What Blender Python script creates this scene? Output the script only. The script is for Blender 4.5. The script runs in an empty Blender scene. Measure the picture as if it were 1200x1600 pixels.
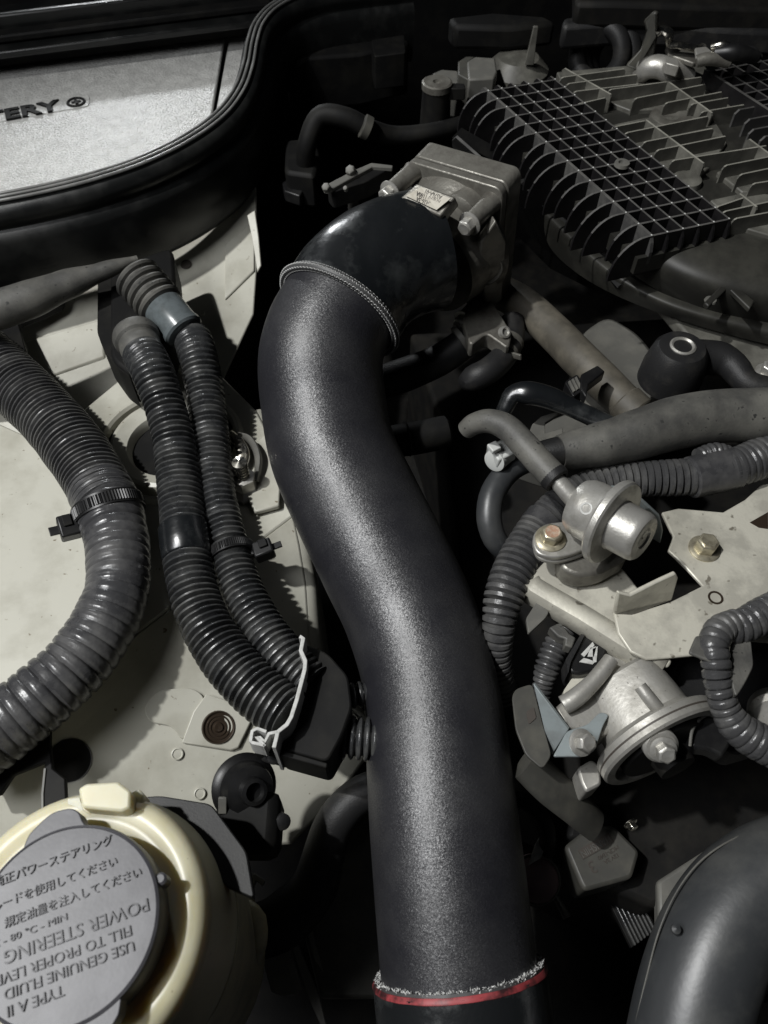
import bpy, bmesh, math, random
from mathutils import Vector as V, Matrix
rnd = random.Random(7)
S = bpy.context.scene
COL = S.collection
# ------------------------------------------------------------------ camera
PITCH = math.radians(55)
SN, CS = math.sin(PITCH), math.cos(PITCH)
CAMZ, FPX = 0.6, 1201.0
cam_d = bpy.data.cameras.new('camera'); cam = bpy.data.objects.new('camera', cam_d); COL.objects.link(cam)
cam.location = (0, 0, CAMZ); cam.rotation_euler = (math.radians(90) - PITCH, 0, 0)
cam_d.sensor_fit = 'VERTICAL'; cam_d.sensor_height = 36; cam_d.sensor_width = 27
cam_d.lens = 36 * FPX / 1600
cam_d.clip_start = 0.01; cam_d.clip_end = 50
cam_d.dof.use_dof = True; cam_d.dof.focus_distance = 0.44; cam_d.dof.aperture_fstop = 14
S.camera = cam
# ------------------------------------------------------------------ world and lamp
w = bpy.data.worlds.new('World'); S.world = w; w.use_nodes = True
bg = w.node_tree.nodes['Background']; bg.inputs[0].default_value = (0.75, 0.85, 1.0, 1); bg.inputs[1].default_value = 0.006
LAMP = V((-0.86, 0.14, 1.86))
ld = bpy.data.lights.new('work_lamp', 'SPOT'); lo = bpy.data.objects.new('work_lamp', ld); COL.objects.link(lo)
lo.location = LAMP
aim = V((0.02, 0.17, 0.2)) - LAMP
lo.rotation_euler = aim.to_track_quat('-Z', 'Y').to_euler()
ld.energy = 112; ld.shadow_soft_size = 0.028; ld.spot_size = math.radians(44); ld.spot_blend = 0.6
ld.color = (1.0, 1.0, 0.985)
ad = bpy.data.lights.new('pipe_sheen_light', 'AREA'); ao = bpy.data.objects.new('pipe_sheen_light', ad); COL.objects.link(ao)  # soft disc light added for the sheen along the pipe
ao.location = (-0.62, -0.10, 1.12); ao.rotation_euler = (V((0.02, 0.17, 0.2)) - ao.location).to_track_quat('-Z', 'Y').to_euler()
ad.shape = 'DISK'; ad.size = 0.45; ad.energy = 6.2; ad.color = (0.97, 0.98, 1.0)
hd_ = bpy.data.lights.new('hood_lamp', 'SPOT'); ho = bpy.data.objects.new('hood_lamp', hd_); COL.objects.link(ho)
ho.location = (-0.44, 1.36, 0.615); ho.rotation_euler = (V((-0.15, 0.55, 0.27)) - ho.location).to_track_quat('-Z', 'Y').to_euler()
hd_.energy = 9; hd_.shadow_soft_size = 0.02; hd_.spot_size = math.radians(50); hd_.spot_blend = 0.8; hd_.color = (0.95, 0.98, 1.0)
S.view_settings.view_transform = 'Standard'; S.view_settings.look = 'None'
S.view_settings.exposure = 0; S.view_settings.gamma = 1
S.cycles.max_bounces = 5; S.cycles.diffuse_bounces = 3; S.cycles.glossy_bounces = 3; S.cycles.transmission_bounces = 2
S.cycles.use_denoising = True

# ------------------------------------------------------------------ placing helpers
X_, U_, F_ = V((1, 0, 0)), V((0, SN, CS)), V((0, CS, -SN))
def ray(px, py):
    return F_ + X_ * ((px - 600) / FPX) + U_ * ((800 - py) / FPX)
def depth(py, z):
    return (CAMZ - z) / (SN - (800 - py) / FPX * CS)
def pt(px, py, z):
    return V((0, 0, CAMZ)) + ray(px, py) * depth(py, z)
def W(py, z, wpx):                       # length that spans wpx pixels there
    return wpx * depth(py, z) / FPX
Z = V((0, 0, 1))
def proj(p):
    q = p - V((0, 0, CAMZ)); d = q.dot(F_)
    return V((600 + FPX * q.dot(X_) / d, 800 - FPX * q.dot(U_) / d))

# ------------------------------------------------------------------ materials
def mat(name, c, rough=0.5, metal=0.0, c2=None, ns=80, nlo=0.45, nhi=0.65, bump=0.0, bs=900, spec=0.5, r2=None, c3=None, n3=900, amt3=0.62, coat=0, vor=0, detail=6, bdist=0.001):
    m = bpy.data.materials.new(name); m.use_nodes = True
    nt = m.node_tree; N = nt.nodes; L = nt.links
    p = N['Principled BSDF']
    p.inputs['Base Color'].default_value = (*c, 1); p.inputs['Roughness'].default_value = rough
    p.inputs['Metallic'].default_value = metal; p.inputs['Specular IOR Level'].default_value = spec
    p.inputs['Coat Weight'].default_value = coat
    tc = N.new('ShaderNodeTexCoord')
    src = None
    if c2 is not None:
        n = N.new('ShaderNodeTexNoise'); n.inputs['Scale'].default_value = ns; n.inputs['Detail'].default_value = detail; n.inputs['Roughness'].default_value = 0.62
        L.new(tc.outputs['Object'], n.inputs['Vector'])
        r = N.new('ShaderNodeMapRange'); r.inputs[1].default_value = nlo; r.inputs[2].default_value = nhi
        L.new(n.outputs['Fac'], r.inputs[0])
        mx = N.new('ShaderNodeMix'); mx.data_type = 'RGBA'
        mx.inputs[6].default_value = (*c, 1); mx.inputs[7].default_value = (*c2, 1)
        L.new(r.outputs[0], mx.inputs[0]); src = mx.outputs[2]
        if r2 is not None:
            rr = N.new('ShaderNodeMapRange'); rr.inputs[3].default_value = rough; rr.inputs[4].default_value = r2
            L.new(r.outputs[0], rr.inputs[0]); L.new(rr.outputs[0], p.inputs['Roughness'])
    if c3 is not None:                      # specks
        n = N.new('ShaderNodeTexNoise'); n.inputs['Scale'].default_value = n3; n.inputs['Detail'].default_value = 2
        L.new(tc.outputs['Object'], n.inputs['Vector'])
        r = N.new('ShaderNodeMapRange'); r.inputs[1].default_value = amt3; r.inputs[2].default_value = amt3 + 0.06
        L.new(n.outputs['Fac'], r.inputs[0])
        mx = N.new('ShaderNodeMix'); mx.data_type = 'RGBA'
        if src: L.new(src, mx.inputs[6])
        else: mx.inputs[6].default_value = (*c, 1)
        mx.inputs[7].default_value = (*c3, 1)
        L.new(r.outputs[0], mx.inputs[0]); src = mx.outputs[2]
    if src: L.new(src, p.inputs['Base Color'])
    if bump > 0:
        if vor:
            n = N.new('ShaderNodeTexVoronoi'); n.inputs['Scale'].default_value = bs; out = n.outputs['Distance']
        else:
            n = N.new('ShaderNodeTexNoise'); n.inputs['Scale'].default_value = bs; n.inputs['Detail'].default_value = 3; out = n.outputs['Fac']
        L.new(tc.outputs['Object'], n.inputs['Vector'])
        b = N.new('ShaderNodeBump'); b.inputs['Strength'].default_value = bump; b.inputs['Distance'].default_value = bdist
        L.new(out, b.inputs['Height']); L.new(b.outputs[0], p.inputs['Normal'])
    return m
M = {}
M['pipe'] = mat('textured_black_coating', (0.022, 0.022, 0.026), 0.34, bump=1.0, bs=1500, bdist=0.0016, spec=0.62)
def sparkle(m, scale, k):
    nt = m.node_tree; N = nt.nodes; L = nt.links; p = N['Principled BSDF']
    tc = N.new('ShaderNodeTexCoord'); v = N.new('ShaderNodeTexVoronoi'); v.inputs['Scale'].default_value = scale
    L.new(tc.outputs['Object'], v.inputs['Vector'])
    a = N.new('ShaderNodeVectorMath'); a.operation = 'SUBTRACT'; a.inputs[1].default_value = (.5, .5, .5); L.new(v.outputs['Color'], a.inputs[0])
    b = N.new('ShaderNodeVectorMath'); b.operation = 'SCALE'; b.inputs['Scale'].default_value = k; L.new(a.outputs[0], b.inputs[0])
    old = p.inputs['Normal'].links[0].from_socket if p.inputs['Normal'].links else N.new('ShaderNodeNewGeometry').outputs['Normal']
    c = N.new('ShaderNodeVectorMath'); c.operation = 'ADD'; L.new(old, c.inputs[0]); L.new(b.outputs[0], c.inputs[1])
    d = N.new('ShaderNodeVectorMath'); d.operation = 'NORMALIZE'; L.new(c.outputs[0], d.inputs[0]); L.new(d.outputs[0], p.inputs['Normal'])
M['pipe'] = mat('textured_black_coating', (0.013, 0.013, 0.016), 0.40, c2=(0.022, 0.022, 0.024), ns=26, nlo=0.42, nhi=0.72, r2=0.50, bump=0.25, bs=900, bdist=0.0005, spec=0.8)
sparkle(M['pipe'], 2700, 0.23)
M['black'] = mat('black_plastic', (0.007, 0.007, 0.0075), 0.40, spec=.4, c2=(0.018, 0.018, 0.017), ns=60, nlo=0.45, nhi=0.75, bump=0.04, bs=1500)
M['rim'] = mat('satin_black_plastic', (0.007, 0.0075, 0.0075), 0.33, c2=(0.014, 0.0145, 0.0135), ns=40, bump=0.12, bs=2200, r2=0.5)
M['matte'] = mat('matte_black', (0.0045, 0.0045, 0.0045), 0.65, spec=.22, c2=(0.011, 0.0105, 0.009), ns=45)
M['rubber'] = mat('dusty_rubber', (0.013, 0.013, 0.0135), 0.52, spec=.35, c2=(0.038, 0.036, 0.032), ns=70, nlo=0.5, nhi=0.8, bump=0.2, bs=1200)
M['rubgrey'] = mat('dusty_grey_rubber', (0.055, 0.054, 0.05), 0.55, c2=(0.14, 0.136, 0.12), ns=38, nlo=0.4, nhi=0.72, bump=0.15, bs=900, c3=(0.03, 0.03, 0.028), n3=300, amt3=0.66)
M['tan_rubber'] = mat('brown_dusty_rubber', (0.06, 0.054, 0.042), 0.6, c2=(0.115, 0.103, 0.08), ns=40)
M['conduit'] = mat('conduit_plastic', (0.05, 0.05, 0.051), 0.27, c2=(0.13, 0.128, 0.122), ns=55, nlo=0.45, nhi=0.8, r2=0.55, bump=0.2, bs=700)
M['conduit_d'] = mat('dark_conduit_plastic', (0.028, 0.029, 0.030), 0.25, c2=(0.095, 0.095, 0.09), ns=60, nlo=0.45, nhi=0.8, r2=0.5, bump=0.2, bs=700)
M['tape'] = mat('pvc_tape', (0.04, 0.04, 0.042), 0.25, c2=(0.11, 0.108, 0.106), ns=45, nlo=0.42, nhi=0.75, r2=0.46, bump=0.2, bs=400)
M['cream'] = mat('cream_body_paint', (0.47, 0.462, 0.40), 0.38, c2=(0.30, 0.288, 0.235), ns=24, nlo=0.46, nhi=0.82, c3=(0.13, 0.10, 0.06), n3=230, amt3=0.715, bump=0.05, bs=300)
M['battery'] = mat('embossed_grey_lid', (0.40, 0.40, 0.385), 0.3, c2=(0.52, 0.52, 0.50), ns=95, nlo=0.36, nhi=0.66, r2=0.38, spec=1.0, bump=0.85, bs=520, bdist=0.0012, detail=10)
sparkle(M['battery'], 800, 0.28)
M['silicone'] = mat('glossy_black_silicone', (0.007, 0.008, 0.009), 0.25, c2=(0.035, 0.038, 0.038), ns=42, nlo=0.5, nhi=0.8, r2=0.42, bump=0.5, bs=75, spec=0.9)
M['red'] = mat('red_silicone', (0.30, 0.045, 0.05), 0.5, c2=(0.035, 0.012, 0.013), ns=60, nlo=.47, nhi=.6)
M['thread'] = mat('white_threads', (0.62, 0.62, 0.6), 0.8, c2=(0.25, 0.25, 0.25), ns=800)
M['braid'] = mat('braid_dark', (0.05, 0.05, 0.05), 0.5)
M['braid_l'] = mat('braid_light', (0.42, 0.42, 0.41), 0.5)
M['alu'] = mat('cast_aluminium', (0.42, 0.41, 0.38), 0.42, 0.55, c2=(0.30, 0.29, 0.26), ns=90, nlo=0.38, nhi=0.66, r2=0.6, bump=0.14, bs=420, c3=(0.12, 0.11, 0.1), n3=500, amt3=0.7)
M['alu_d'] = mat('oily_aluminium', (0.20, 0.193, 0.17), 0.36, 0.45, c2=(0.09, 0.083, 0.072), ns=60, nlo=0.4, nhi=0.68, r2=0.55, bump=0.25, bs=400)
M['zinc'] = mat('yellowed_zinc_plate', (0.57, 0.55, 0.47), 0.42, 0.2, c2=(0.40, 0.385, 0.33), ns=34, nlo=0.44, nhi=0.58, r2=0.55, bump=0.12, bs=500, c3=(0.19, 0.175, 0.14), n3=170, amt3=0.66)
M['steel'] = mat('satin_steel', (0.46, 0.45, 0.42), 0.38, 0.6, c2=(0.32, 0.31, 0.28), ns=110, r2=0.48, bump=0.12, bs=700)
M['bluesteel'] = mat('blue_grey_steel', (0.31, 0.35, 0.355), 0.45, 0.35, c2=(0.24, 0.26, 0.26), ns=60)
M['chrome'] = mat('bright_steel', (0.62, 0.6, 0.54), 0.2, 1.0, c2=(0.42, 0.39, 0.32), ns=200, r2=0.36)
M['bolt'] = mat('yellow_zinc_bolt', (0.52, 0.48, 0.36), 0.35, 0.7, c2=(0.34, 0.3, 0.22), ns=260)
M['rust'] = mat('rusty_bolt_face', (0.42, 0.25, 0.17), 0.6, 0.3, c2=(0.5, 0.42, 0.32), ns=420)
M['tanplas'] = mat('tan_manifold_plastic', (0.075, 0.073, 0.063), 0.5, c2=(0.16, 0.156, 0.135), ns=50, nlo=0.42, nhi=0.68)  # tan tone, paler than the black ribs
M['ribblack'] = mat('shaded_manifold_plastic', (0.008, 0.0075, 0.008), 0.42, spec=.3, c2=(0.015, 0.014, 0.0145), ns=60)  # near-black walls, the shade of the cells put into the colour
M['ribedge'] = mat('greyed_manifold_plastic', (0.055, 0.054, 0.053), 0.42, c2=(0.10, 0.098, 0.092), ns=60)
M['ribtop'] = mat('lit_rib_edge', (0.06, 0.058, 0.056), 0.42, c2=(0.13, 0.127, 0.118), ns=45, nlo=.4, nhi=.7)  # lit upper edge of the dark ribs, put into the colour
M['tantop'] = mat('lit_tan_rib_edge', (0.22, 0.215, 0.185), 0.45, c2=(0.34, 0.33, 0.285), ns=50)  # painted light on the tops of the tan ribs
M['shell'] = mat('dusty_black_shell', (0.019, 0.0185, 0.016), 0.5, spec=.35, c2=(0.038, 0.037, 0.031), ns=35)
M['capgrey'] = mat('grey_cap_plastic', (0.066, 0.065, 0.072), 0.45, c2=(0.098, 0.097, 0.105), ns=60, bump=0.03, bs=700)
M['capink'] = mat('dark_cap_lettering', (0.040, 0.039, 0.044), 0.5, c2=(0.07, 0.069, 0.075), ns=160, nlo=.4, nhi=.6)
M['cream_plas'] = mat('cream_translucent_plastic', (0.60, 0.565, 0.41), 0.36, c2=(0.52, 0.475, 0.31), ns=38, nlo=0.4, nhi=0.75, c3=(0.16, 0.12, 0.05), n3=240, amt3=0.75)
M['cream_plas'].node_tree.nodes['Principled BSDF'].inputs['Subsurface Weight'].default_value = 0.5
M['cream_plas'].node_tree.nodes['Principled BSDF'].inputs['Subsurface Radius'].default_value = (0.014, 0.011, 0.006)
M['cream_plas'].node_tree.nodes['Principled BSDF'].inputs['Subsurface Scale'].default_value = 1.0
M['dirty_plas'] = mat('dirty_tank_plastic', (0.42, 0.40, 0.28), 0.45, c2=(0.26, 0.25, 0.19), ns=45, nlo=0.42, nhi=0.62)
for k_, v_ in (('Subsurface Weight', .6), ('Subsurface Radius', (.03, .026, .015)), ('Subsurface Scale', 1.0)):
    M['dirty_plas'].node_tree.nodes['Principled BSDF'].inputs[k_].default_value = v_
M['white_plas'] = mat('white_connector_plastic', (0.5, 0.51, 0.49), 0.45)
M['lightgrey'] = mat('light_grey_edge', (0.5, 0.5, 0.48), 0.5, c2=(0.36, 0.36, 0.34), ns=300)
M['greyplas'] = mat('mid_grey_plastic', (0.105, 0.103, 0.093), 0.5, c2=(0.14, 0.136, 0.12), ns=50)
M['label'] = mat('pale_label', (0.40, 0.375, 0.31), 0.5, c2=(0.34, 0.31, 0.25), ns=300)
M['ink'] = mat('label_ink', (0.05, 0.042, 0.035), 0.6)
M['coil'] = mat('dull_coil_plastic', (0.05, 0.049, 0.043), 0.5, c2=(0.075, 0.072, 0.06), ns=60)
M['bigpipe'] = mat('grey_black_hose', (0.032, 0.034, 0.036), 0.40, c2=(0.07, 0.071, 0.068), ns=26, nlo=0.45, nhi=0.75, r2=0.44, bump=0.08, bs=300, spec=0.6)
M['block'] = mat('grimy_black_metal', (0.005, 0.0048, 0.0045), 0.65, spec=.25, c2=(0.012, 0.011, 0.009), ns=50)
M['pink'] = mat('dull_pink_plastic', (0.22, 0.15, 0.16), 0.5)
M['hole'] = mat('deep_brown_thread', (0.045, 0.032, 0.022), 0.35, 0.4)

# ------------------------------------------------------------------ object helpers
ORG = {}
def tag(o, label=None, cat=None, group=None, kind=None):
    if label: o['label'] = label
    if cat: o['category'] = cat
    if group: o['group'] = group
    if kind: o['kind'] = kind
    return o
def thing(name, label, cat, loc, group=None):
    o = bpy.data.objects.new(name, None); COL.objects.link(o)
    o.empty_display_size = 0.01; o.location = loc; ORG[o] = V(loc)
    return tag(o, label, cat, group)
def obj(name, vs, fs, m, parent=None, sharp=35, bev=0, segs=2, smooth=True, kind=None):
    c = V((0, 0, 0))
    for v in vs: c += V(v)
    c /= max(1, len(vs))
    me = bpy.data.meshes.new(name)
    me.from_pydata([tuple(V(v) - c) for v in vs], [], fs)
    me.materials.append(M[m] if isinstance(m, str) else m)
    bm = bmesh.new(); bm.from_mesh(me); bmesh.ops.recalc_face_normals(bm, faces=bm.faces); bm.to_mesh(me); bm.free()
    if smooth:
        me.polygons.foreach_set('use_smooth', [True] * len(me.polygons))
        me.set_sharp_from_angle(angle=math.radians(sharp))
    o = bpy.data.objects.new(name, me); COL.objects.link(o)
    ORG[o] = c
    if parent is not None:
        o.parent = parent; o.location = c - ORG[parent]
    else: o.location = c
    if bev:
        b = o.modifiers.new('bevel', 'BEVEL'); b.width = bev; b.segments = segs; b.limit_method = 'ANGLE'; b.angle_limit = math.radians(40)
        b.harden_normals = False
    if kind: o['kind'] = kind
    return o
def newell(ps):
    n = V((0, 0, 0))
    for i in range(len(ps)):
        a, b = ps[i], ps[(i + 1) % len(ps)]
        n += V(((a.y - b.y) * (a.z + b.z), (a.z - b.z) * (a.x + b.x), (a.x - b.x) * (a.y + b.y)))
    return n.normalized()
def slab(name, ps, t, m, parent=None, bev=0.0008, dirv=None, **k):
    ps = [V(p) for p in ps]
    n = newell(ps)
    c = sum(ps, V()) / len(ps)
    if n.dot(V((0, 0, CAMZ)) - c) < 0: n = -n
    e = (V(dirv) if dirv is not None else -n) * t
    k_ = len(ps)
    vs = ps + [p + e for p in ps]
    fs = [list(range(k_)), list(range(2 * k_ - 1, k_ - 1, -1))] + [[i, (i + 1) % k_, (i + 1) % k_ + k_, i + k_] for i in range(k_)]
    return obj(name, vs, fs, m, parent, bev=bev, **k)
def plate(name, pp, z, t, m, parent=None, bev=0.0008, down=True, **k):
    ps = [pt(p[0], p[1], p[2] if len(p) > 2 else z) for p in pp]
    return slab(name, ps, t, m, parent, bev, V((0, 0, -1)) if down else None, **k)
def rounded(pp, r, n=4):                 # round the corners of a 2D pixel polygon
    out = []
    k = len(pp)
    for i in range(k):
        a, b, c = V(pp[i - 1][:2]), V(pp[i][:2]), V(pp[(i + 1) % k][:2])
        ra = min(r, (a - b).length * .45); rc = min(r, (c - b).length * .45)
        p0 = b + (a - b).normalized() * ra; p1 = b + (c - b).normalized() * rc
        for j in range(n + 1):
            t = j / n
            q = p0 * (1 - t) ** 2 + b * 2 * t * (1 - t) + p1 * t * t
            out.append((q.x, q.y))
    return out
def basis(ax):
    ax = ax.normalized()
    h = V((0, 0, 1)) if abs(ax.z) < 0.9 else V((1, 0, 0))
    u = ax.cross(h).normalized(); return u, ax.cross(u).normalized(), ax
def lathe(name, base, axis, prof, m, parent=None, n=32, closed=False, fn=None, a0=0, a1=2 * math.pi, cap=True, **k):
    u, v, a = basis(V(axis)); base = V(base)
    full = abs(a1 - a0 - 2 * math.pi) < 1e-6
    cnt = n if full else n + 1
    vs, fs = [], []
    for i in range(cnt):
        t = a0 + (a1 - a0) * i / n
        d = u * math.cos(t) + v * math.sin(t)
        for (r, h) in prof:
            rr = r * (fn(t, r, h) if fn else 1)
            vs.append(base + d * rr + a * h)
    q = len(prof)
    for i in range(n):
        j = (i + 1) % cnt
        for s in range(q if closed else q - 1):
            s2 = (s + 1) % q
            fs.append([i * q + s, j * q + s, j * q + s2, i * q + s2])
    if full and not closed and cap:
        if prof[0][0] > 1e-6: fs.append([i * q for i in range(cnt)])
        if prof[-1][0] > 1e-6: fs.append([i * q + q - 1 for i in range(cnt)])
    return obj(name, vs, fs, m, parent, **k)
def resample(path, step):
    """path: list of (Vector, radius, amp); Catmull-Rom at about equal steps"""
    P = path
    out = []
    for i in range(len(P) - 1):
        a, b, c, d = P[max(0, i - 1)], P[i], P[i + 1], P[min(len(P) - 1, i + 2)]
        L = (c[0] - b[0]).length
        n = max(2, int(L / (step * .25)))
        for j in range(n):
            t = j / n; t2 = t * t; t3 = t2 * t
            p = 0.5 * ((2 * b[0]) + (c[0] - a[0]) * t + (2 * a[0] - 5 * b[0] + 4 * c[0] - d[0]) * t2 + (3 * b[0] - a[0] - 3 * c[0] + d[0]) * t3)
            s = t * t * (3 - 2 * t)
            out.append((p, b[1] + (c[1] - b[1]) * s, b[2] + (c[2] - b[2]) * s))
    out.append(P[-1])
    # equal arc length
    acc = [0.0]
    for i in range(1, len(out)): acc.append(acc[-1] + (out[i][0] - out[i - 1][0]).length)
    T = acc[-1]; n = max(2, int(round(T / step)))
    res = []; k = 0
    for i in range(n + 1):
        s = T * i / n
        while k < len(acc) - 2 and acc[k + 1] < s: k += 1
        f = (s - acc[k]) / max(1e-9, acc[k + 1] - acc[k])
        A, B = out[k], out[k + 1]
        res.append((A[0].lerp(B[0], f), A[1] + (B[1] - A[1]) * f, A[2] + (B[2] - A[2]) * f, s))
    return res
def sweep(name, sm, m, parent=None, n=24, caps=True, flat=None, rf=None, **k):
    """sm: samples (p, r, amp, s); flat=(wide, thin) squashes the section"""
    vs, fs = [], []
    t0 = (sm[1][0] - sm[0][0]).normalized()
    u, v, _ = basis(t0)
    for i, q in enumerate(sm):
        a, b = sm[max(0, i - 1)][0], sm[min(len(sm) - 1, i + 1)][0]
        t = (b - a).normalized()
        u = (u - t * u.dot(t)).normalized(); v = t.cross(u)
        for j in range(n):
            an = 2 * math.pi * j / n
            r = q[1] * (rf(an, q) if rf else 1)
            x, y = math.cos(an) * r, math.sin(an) * r
            if flat: x *= flat[0]; y *= flat[1]
            vs.append(q[0] + u * x + v * y)
    for i in range(len(sm) - 1):
        for j in range(n):
            j2 = (j + 1) % n
            fs.append([i * n + j, i * n + j2, (i + 1) * n + j2, (i + 1) * n + j])
    if caps:
        fs.append(list(range(n))); fs.append([(len(sm) - 1) * n + j for j in range(n)])
    return obj(name, vs, fs, m, parent, **k)
def path(pp):
    """pixel path (px, py, z, width px[, amp])"""
    return [(pt(p[0], p[1], p[2]), W(p[1], p[2], p[3]) / 2, p[4] if len(p) > 4 else 1.0) for p in pp]
def tube(name, pp, m, parent=None, step=0.004, n=24, **k):
    return sweep(name, resample(path(pp), step), m, parent, n, **k)
def corr(name, pp, m, parent=None, pitch=0.0042, depth_=0.13, n=32, per=8, groove=0.36, seed=1, jit=0.004):
    sm = resample(path(pp), pitch / per)
    rr = random.Random(seed); jits = [rr.uniform(-1, 1) for _ in range(2000)]
    out = []
    for (p, r, a, s) in sm:
        i = int(s / pitch); ph = s / pitch - i
        d = abs(ph - 0.5)                       # groove in the middle
        g = max(0.0, 1 - d / (groove)) ; g = g * g * (3 - 2 * g)
        crown = -0.02 * (1 - min(1, abs(d - 0.5) / 0.2)) * 0
        k = 1 - depth_ * a * g * (1 + 0.35 * jits[i]) + jit * jits[i + 900]
        out.append((p, r * k, a, s))
    lump = lambda an, q: 1 + 0.012 * math.sin(2 * an + q[3] * 90) + 0.006 * math.sin(5 * an + q[3] * 260)
    return sweep(name, out, m, parent, n, sharp=50, rf=lump)
def obox(name, c, ux, uy, sz, m, parent=None, bev=0.001, uz=None, **k):
    ux = V(ux).normalized(); uy = V(uy); uy = (uy - ux * uy.dot(ux)).normalized(); uz = ux.cross(uy)
    vs = []
    for a in (-.5, .5):
        for b in (-.5, .5):
            for d in (-.5, .5): vs.append(V(c) + ux * a * sz[0] + uy * b * sz[1] + uz * d * sz[2])
    fs = [[0, 1, 3, 2], [4, 6, 7, 5], [0, 4, 5, 1], [2, 3, 7, 6], [0, 2, 6, 4], [1, 5, 7, 3]]
    return obj(name, vs, fs, m, parent, bev=bev, **k)
def bolt(c, ax, r, m, parent, face='same', washer=True, h=0.9, name='bolt'):
    """hex bolt, c = point on the surface, r = hex circumradius"""
    ax = V(ax).normalized()
    prof = [(r * 1.42, 0), (r * 1.42, r * .14), (r * 1.2, r * .24), (r * 1.02, r * .28)] if washer else [(r * 1.02, 0)]
    o = lathe(name, c, ax, prof + [(0, prof[-1][1])], m, parent, n=28)
    hb = prof[-1][1]
    u, v, a = basis(ax)
    rot = rnd.uniform(0, 1)
    ring = lambda rad, hh: [V(c) + a * hh + (u * math.cos(rot + i * math.pi / 3) + v * math.sin(rot + i * math.pi / 3)) * rad for i in range(6)]
    vs = ring(r, hb - r * .05) + ring(r, hb + r * h * .86) + ring(r * .84, hb + r * h)
    fs = [list(range(6)), list(range(12, 18))] + [[i + b, (i + 1) % 6 + b, (i + 1) % 6 + b + 6, i + b + 6] for b in (0, 6) for i in range(6)]
    obj('bolt_head', vs, fs, m, o, bev=r * .06, segs=1, sharp=25)
    lathe('head_stamp', V(c) + a * (hb + r * h - r * .02), a, [(r * .66, 0), (r * .66, r * .06), (r * .55, r * .04), (0, r * .03)], m if face == 'same' else face, o, n=24)
    return o
FONTS = {}
def text(name, s, c, xd, yd, size, m, parent, ext=0.0002, align='CENTER', sx=1.0, shear=0.0, off=0.0):
    cu = bpy.data.curves.new(name, 'FONT'); cu.body = s; cu.size = 1; cu.align_x = align; cu.align_y = 'CENTER'; cu.extrude = 0; cu.resolution_u = 3; cu.offset = off
    cu.shear = shear
    t = bpy.data.objects.new('tmp_text', cu); COL.objects.link(t)
    dg = bpy.context.evaluated_depsgraph_get(); ev = t.evaluated_get(dg); me = ev.to_mesh()
    xd = V(xd).normalized(); yd = V(yd); yd = (yd - xd * yd.dot(xd)).normalized(); nd = xd.cross(yd)
    vs = [V(c) + xd * v.co.x * size * sx + yd * v.co.y * size + nd * ext for v in me.vertices]
    fs = [list(p.vertices) for p in me.polygons]
    ev.to_mesh_clear(); COL.objects.unlink(t); bpy.data.objects.remove(t)
    n = len(vs)
    # walls for relief
    from collections import Counter
    ec = Counter()
    for f in fs:
        for i in range(len(f)): ec[tuple(sorted((f[i], f[(i + 1) % len(f)])))] += 1
    vs2 = vs + [v - nd * (ext + 0.0003) for v in vs]
    fs2 = list(fs) + [[a, b, b + n, a + n] for (a, b), q in ec.items() if q == 1]
    return obj(name, vs2, fs2, m, parent, smooth=False)
def ringline(name, c, ax, R, tr, m, parent, n=48, tn=10, flat=None, rf=None):
    u, v, a = basis(V(ax))
    sm = [(V(c) + (u * math.cos(2 * math.pi * i / n) + v * math.sin(2 * math.pi * i / n)) * R, tr, 1, i / n) for i in range(n + 1)]
    return sweep(name, sm, m, parent, tn, caps=False, flat=flat, rf=rf)
def strap(name, c, ax, R, wd, th, m, parent=None, teeth=0, n=160):
    fn = (lambda t, r, h: 1 + (0.028 if (r > R + th * .5 and abs(h) < wd * .36 and math.sin(t * teeth) > 0) else 0)) if teeth else None
    h = wd / 2
    return lathe(name, c, ax, [(R, -h), (R + th, -h), (R + th, -h * .74), (R + th * 1.02, -h * .7), (R + th * 1.02, h * .7), (R + th, h * .74), (R + th, h), (R, h)], m, parent, n=n, closed=True, fn=fn, sharp=25)

# =================================================================== SETTING
g = 0.9
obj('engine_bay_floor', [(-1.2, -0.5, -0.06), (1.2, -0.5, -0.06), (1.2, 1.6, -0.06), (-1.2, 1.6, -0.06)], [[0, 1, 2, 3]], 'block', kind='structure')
slab('firewall', [V((-1.0, 1.02, -0.05)), V((1.0, 1.02, -0.05)), V((1.0, 1.06, 0.37)), V((-1.0, 1.06, 0.37))], 0.02, 'matte', dirv=V((0, 1, 0)), kind='structure')

# =================================================================== CREAM INNER FENDER
fend = thing('inner_fender', 'cream painted inner fender with strut tower top, specked with dirt, under the left conduits', 'car body panel', pt(250, 800, .20))
FZ = .20
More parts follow.
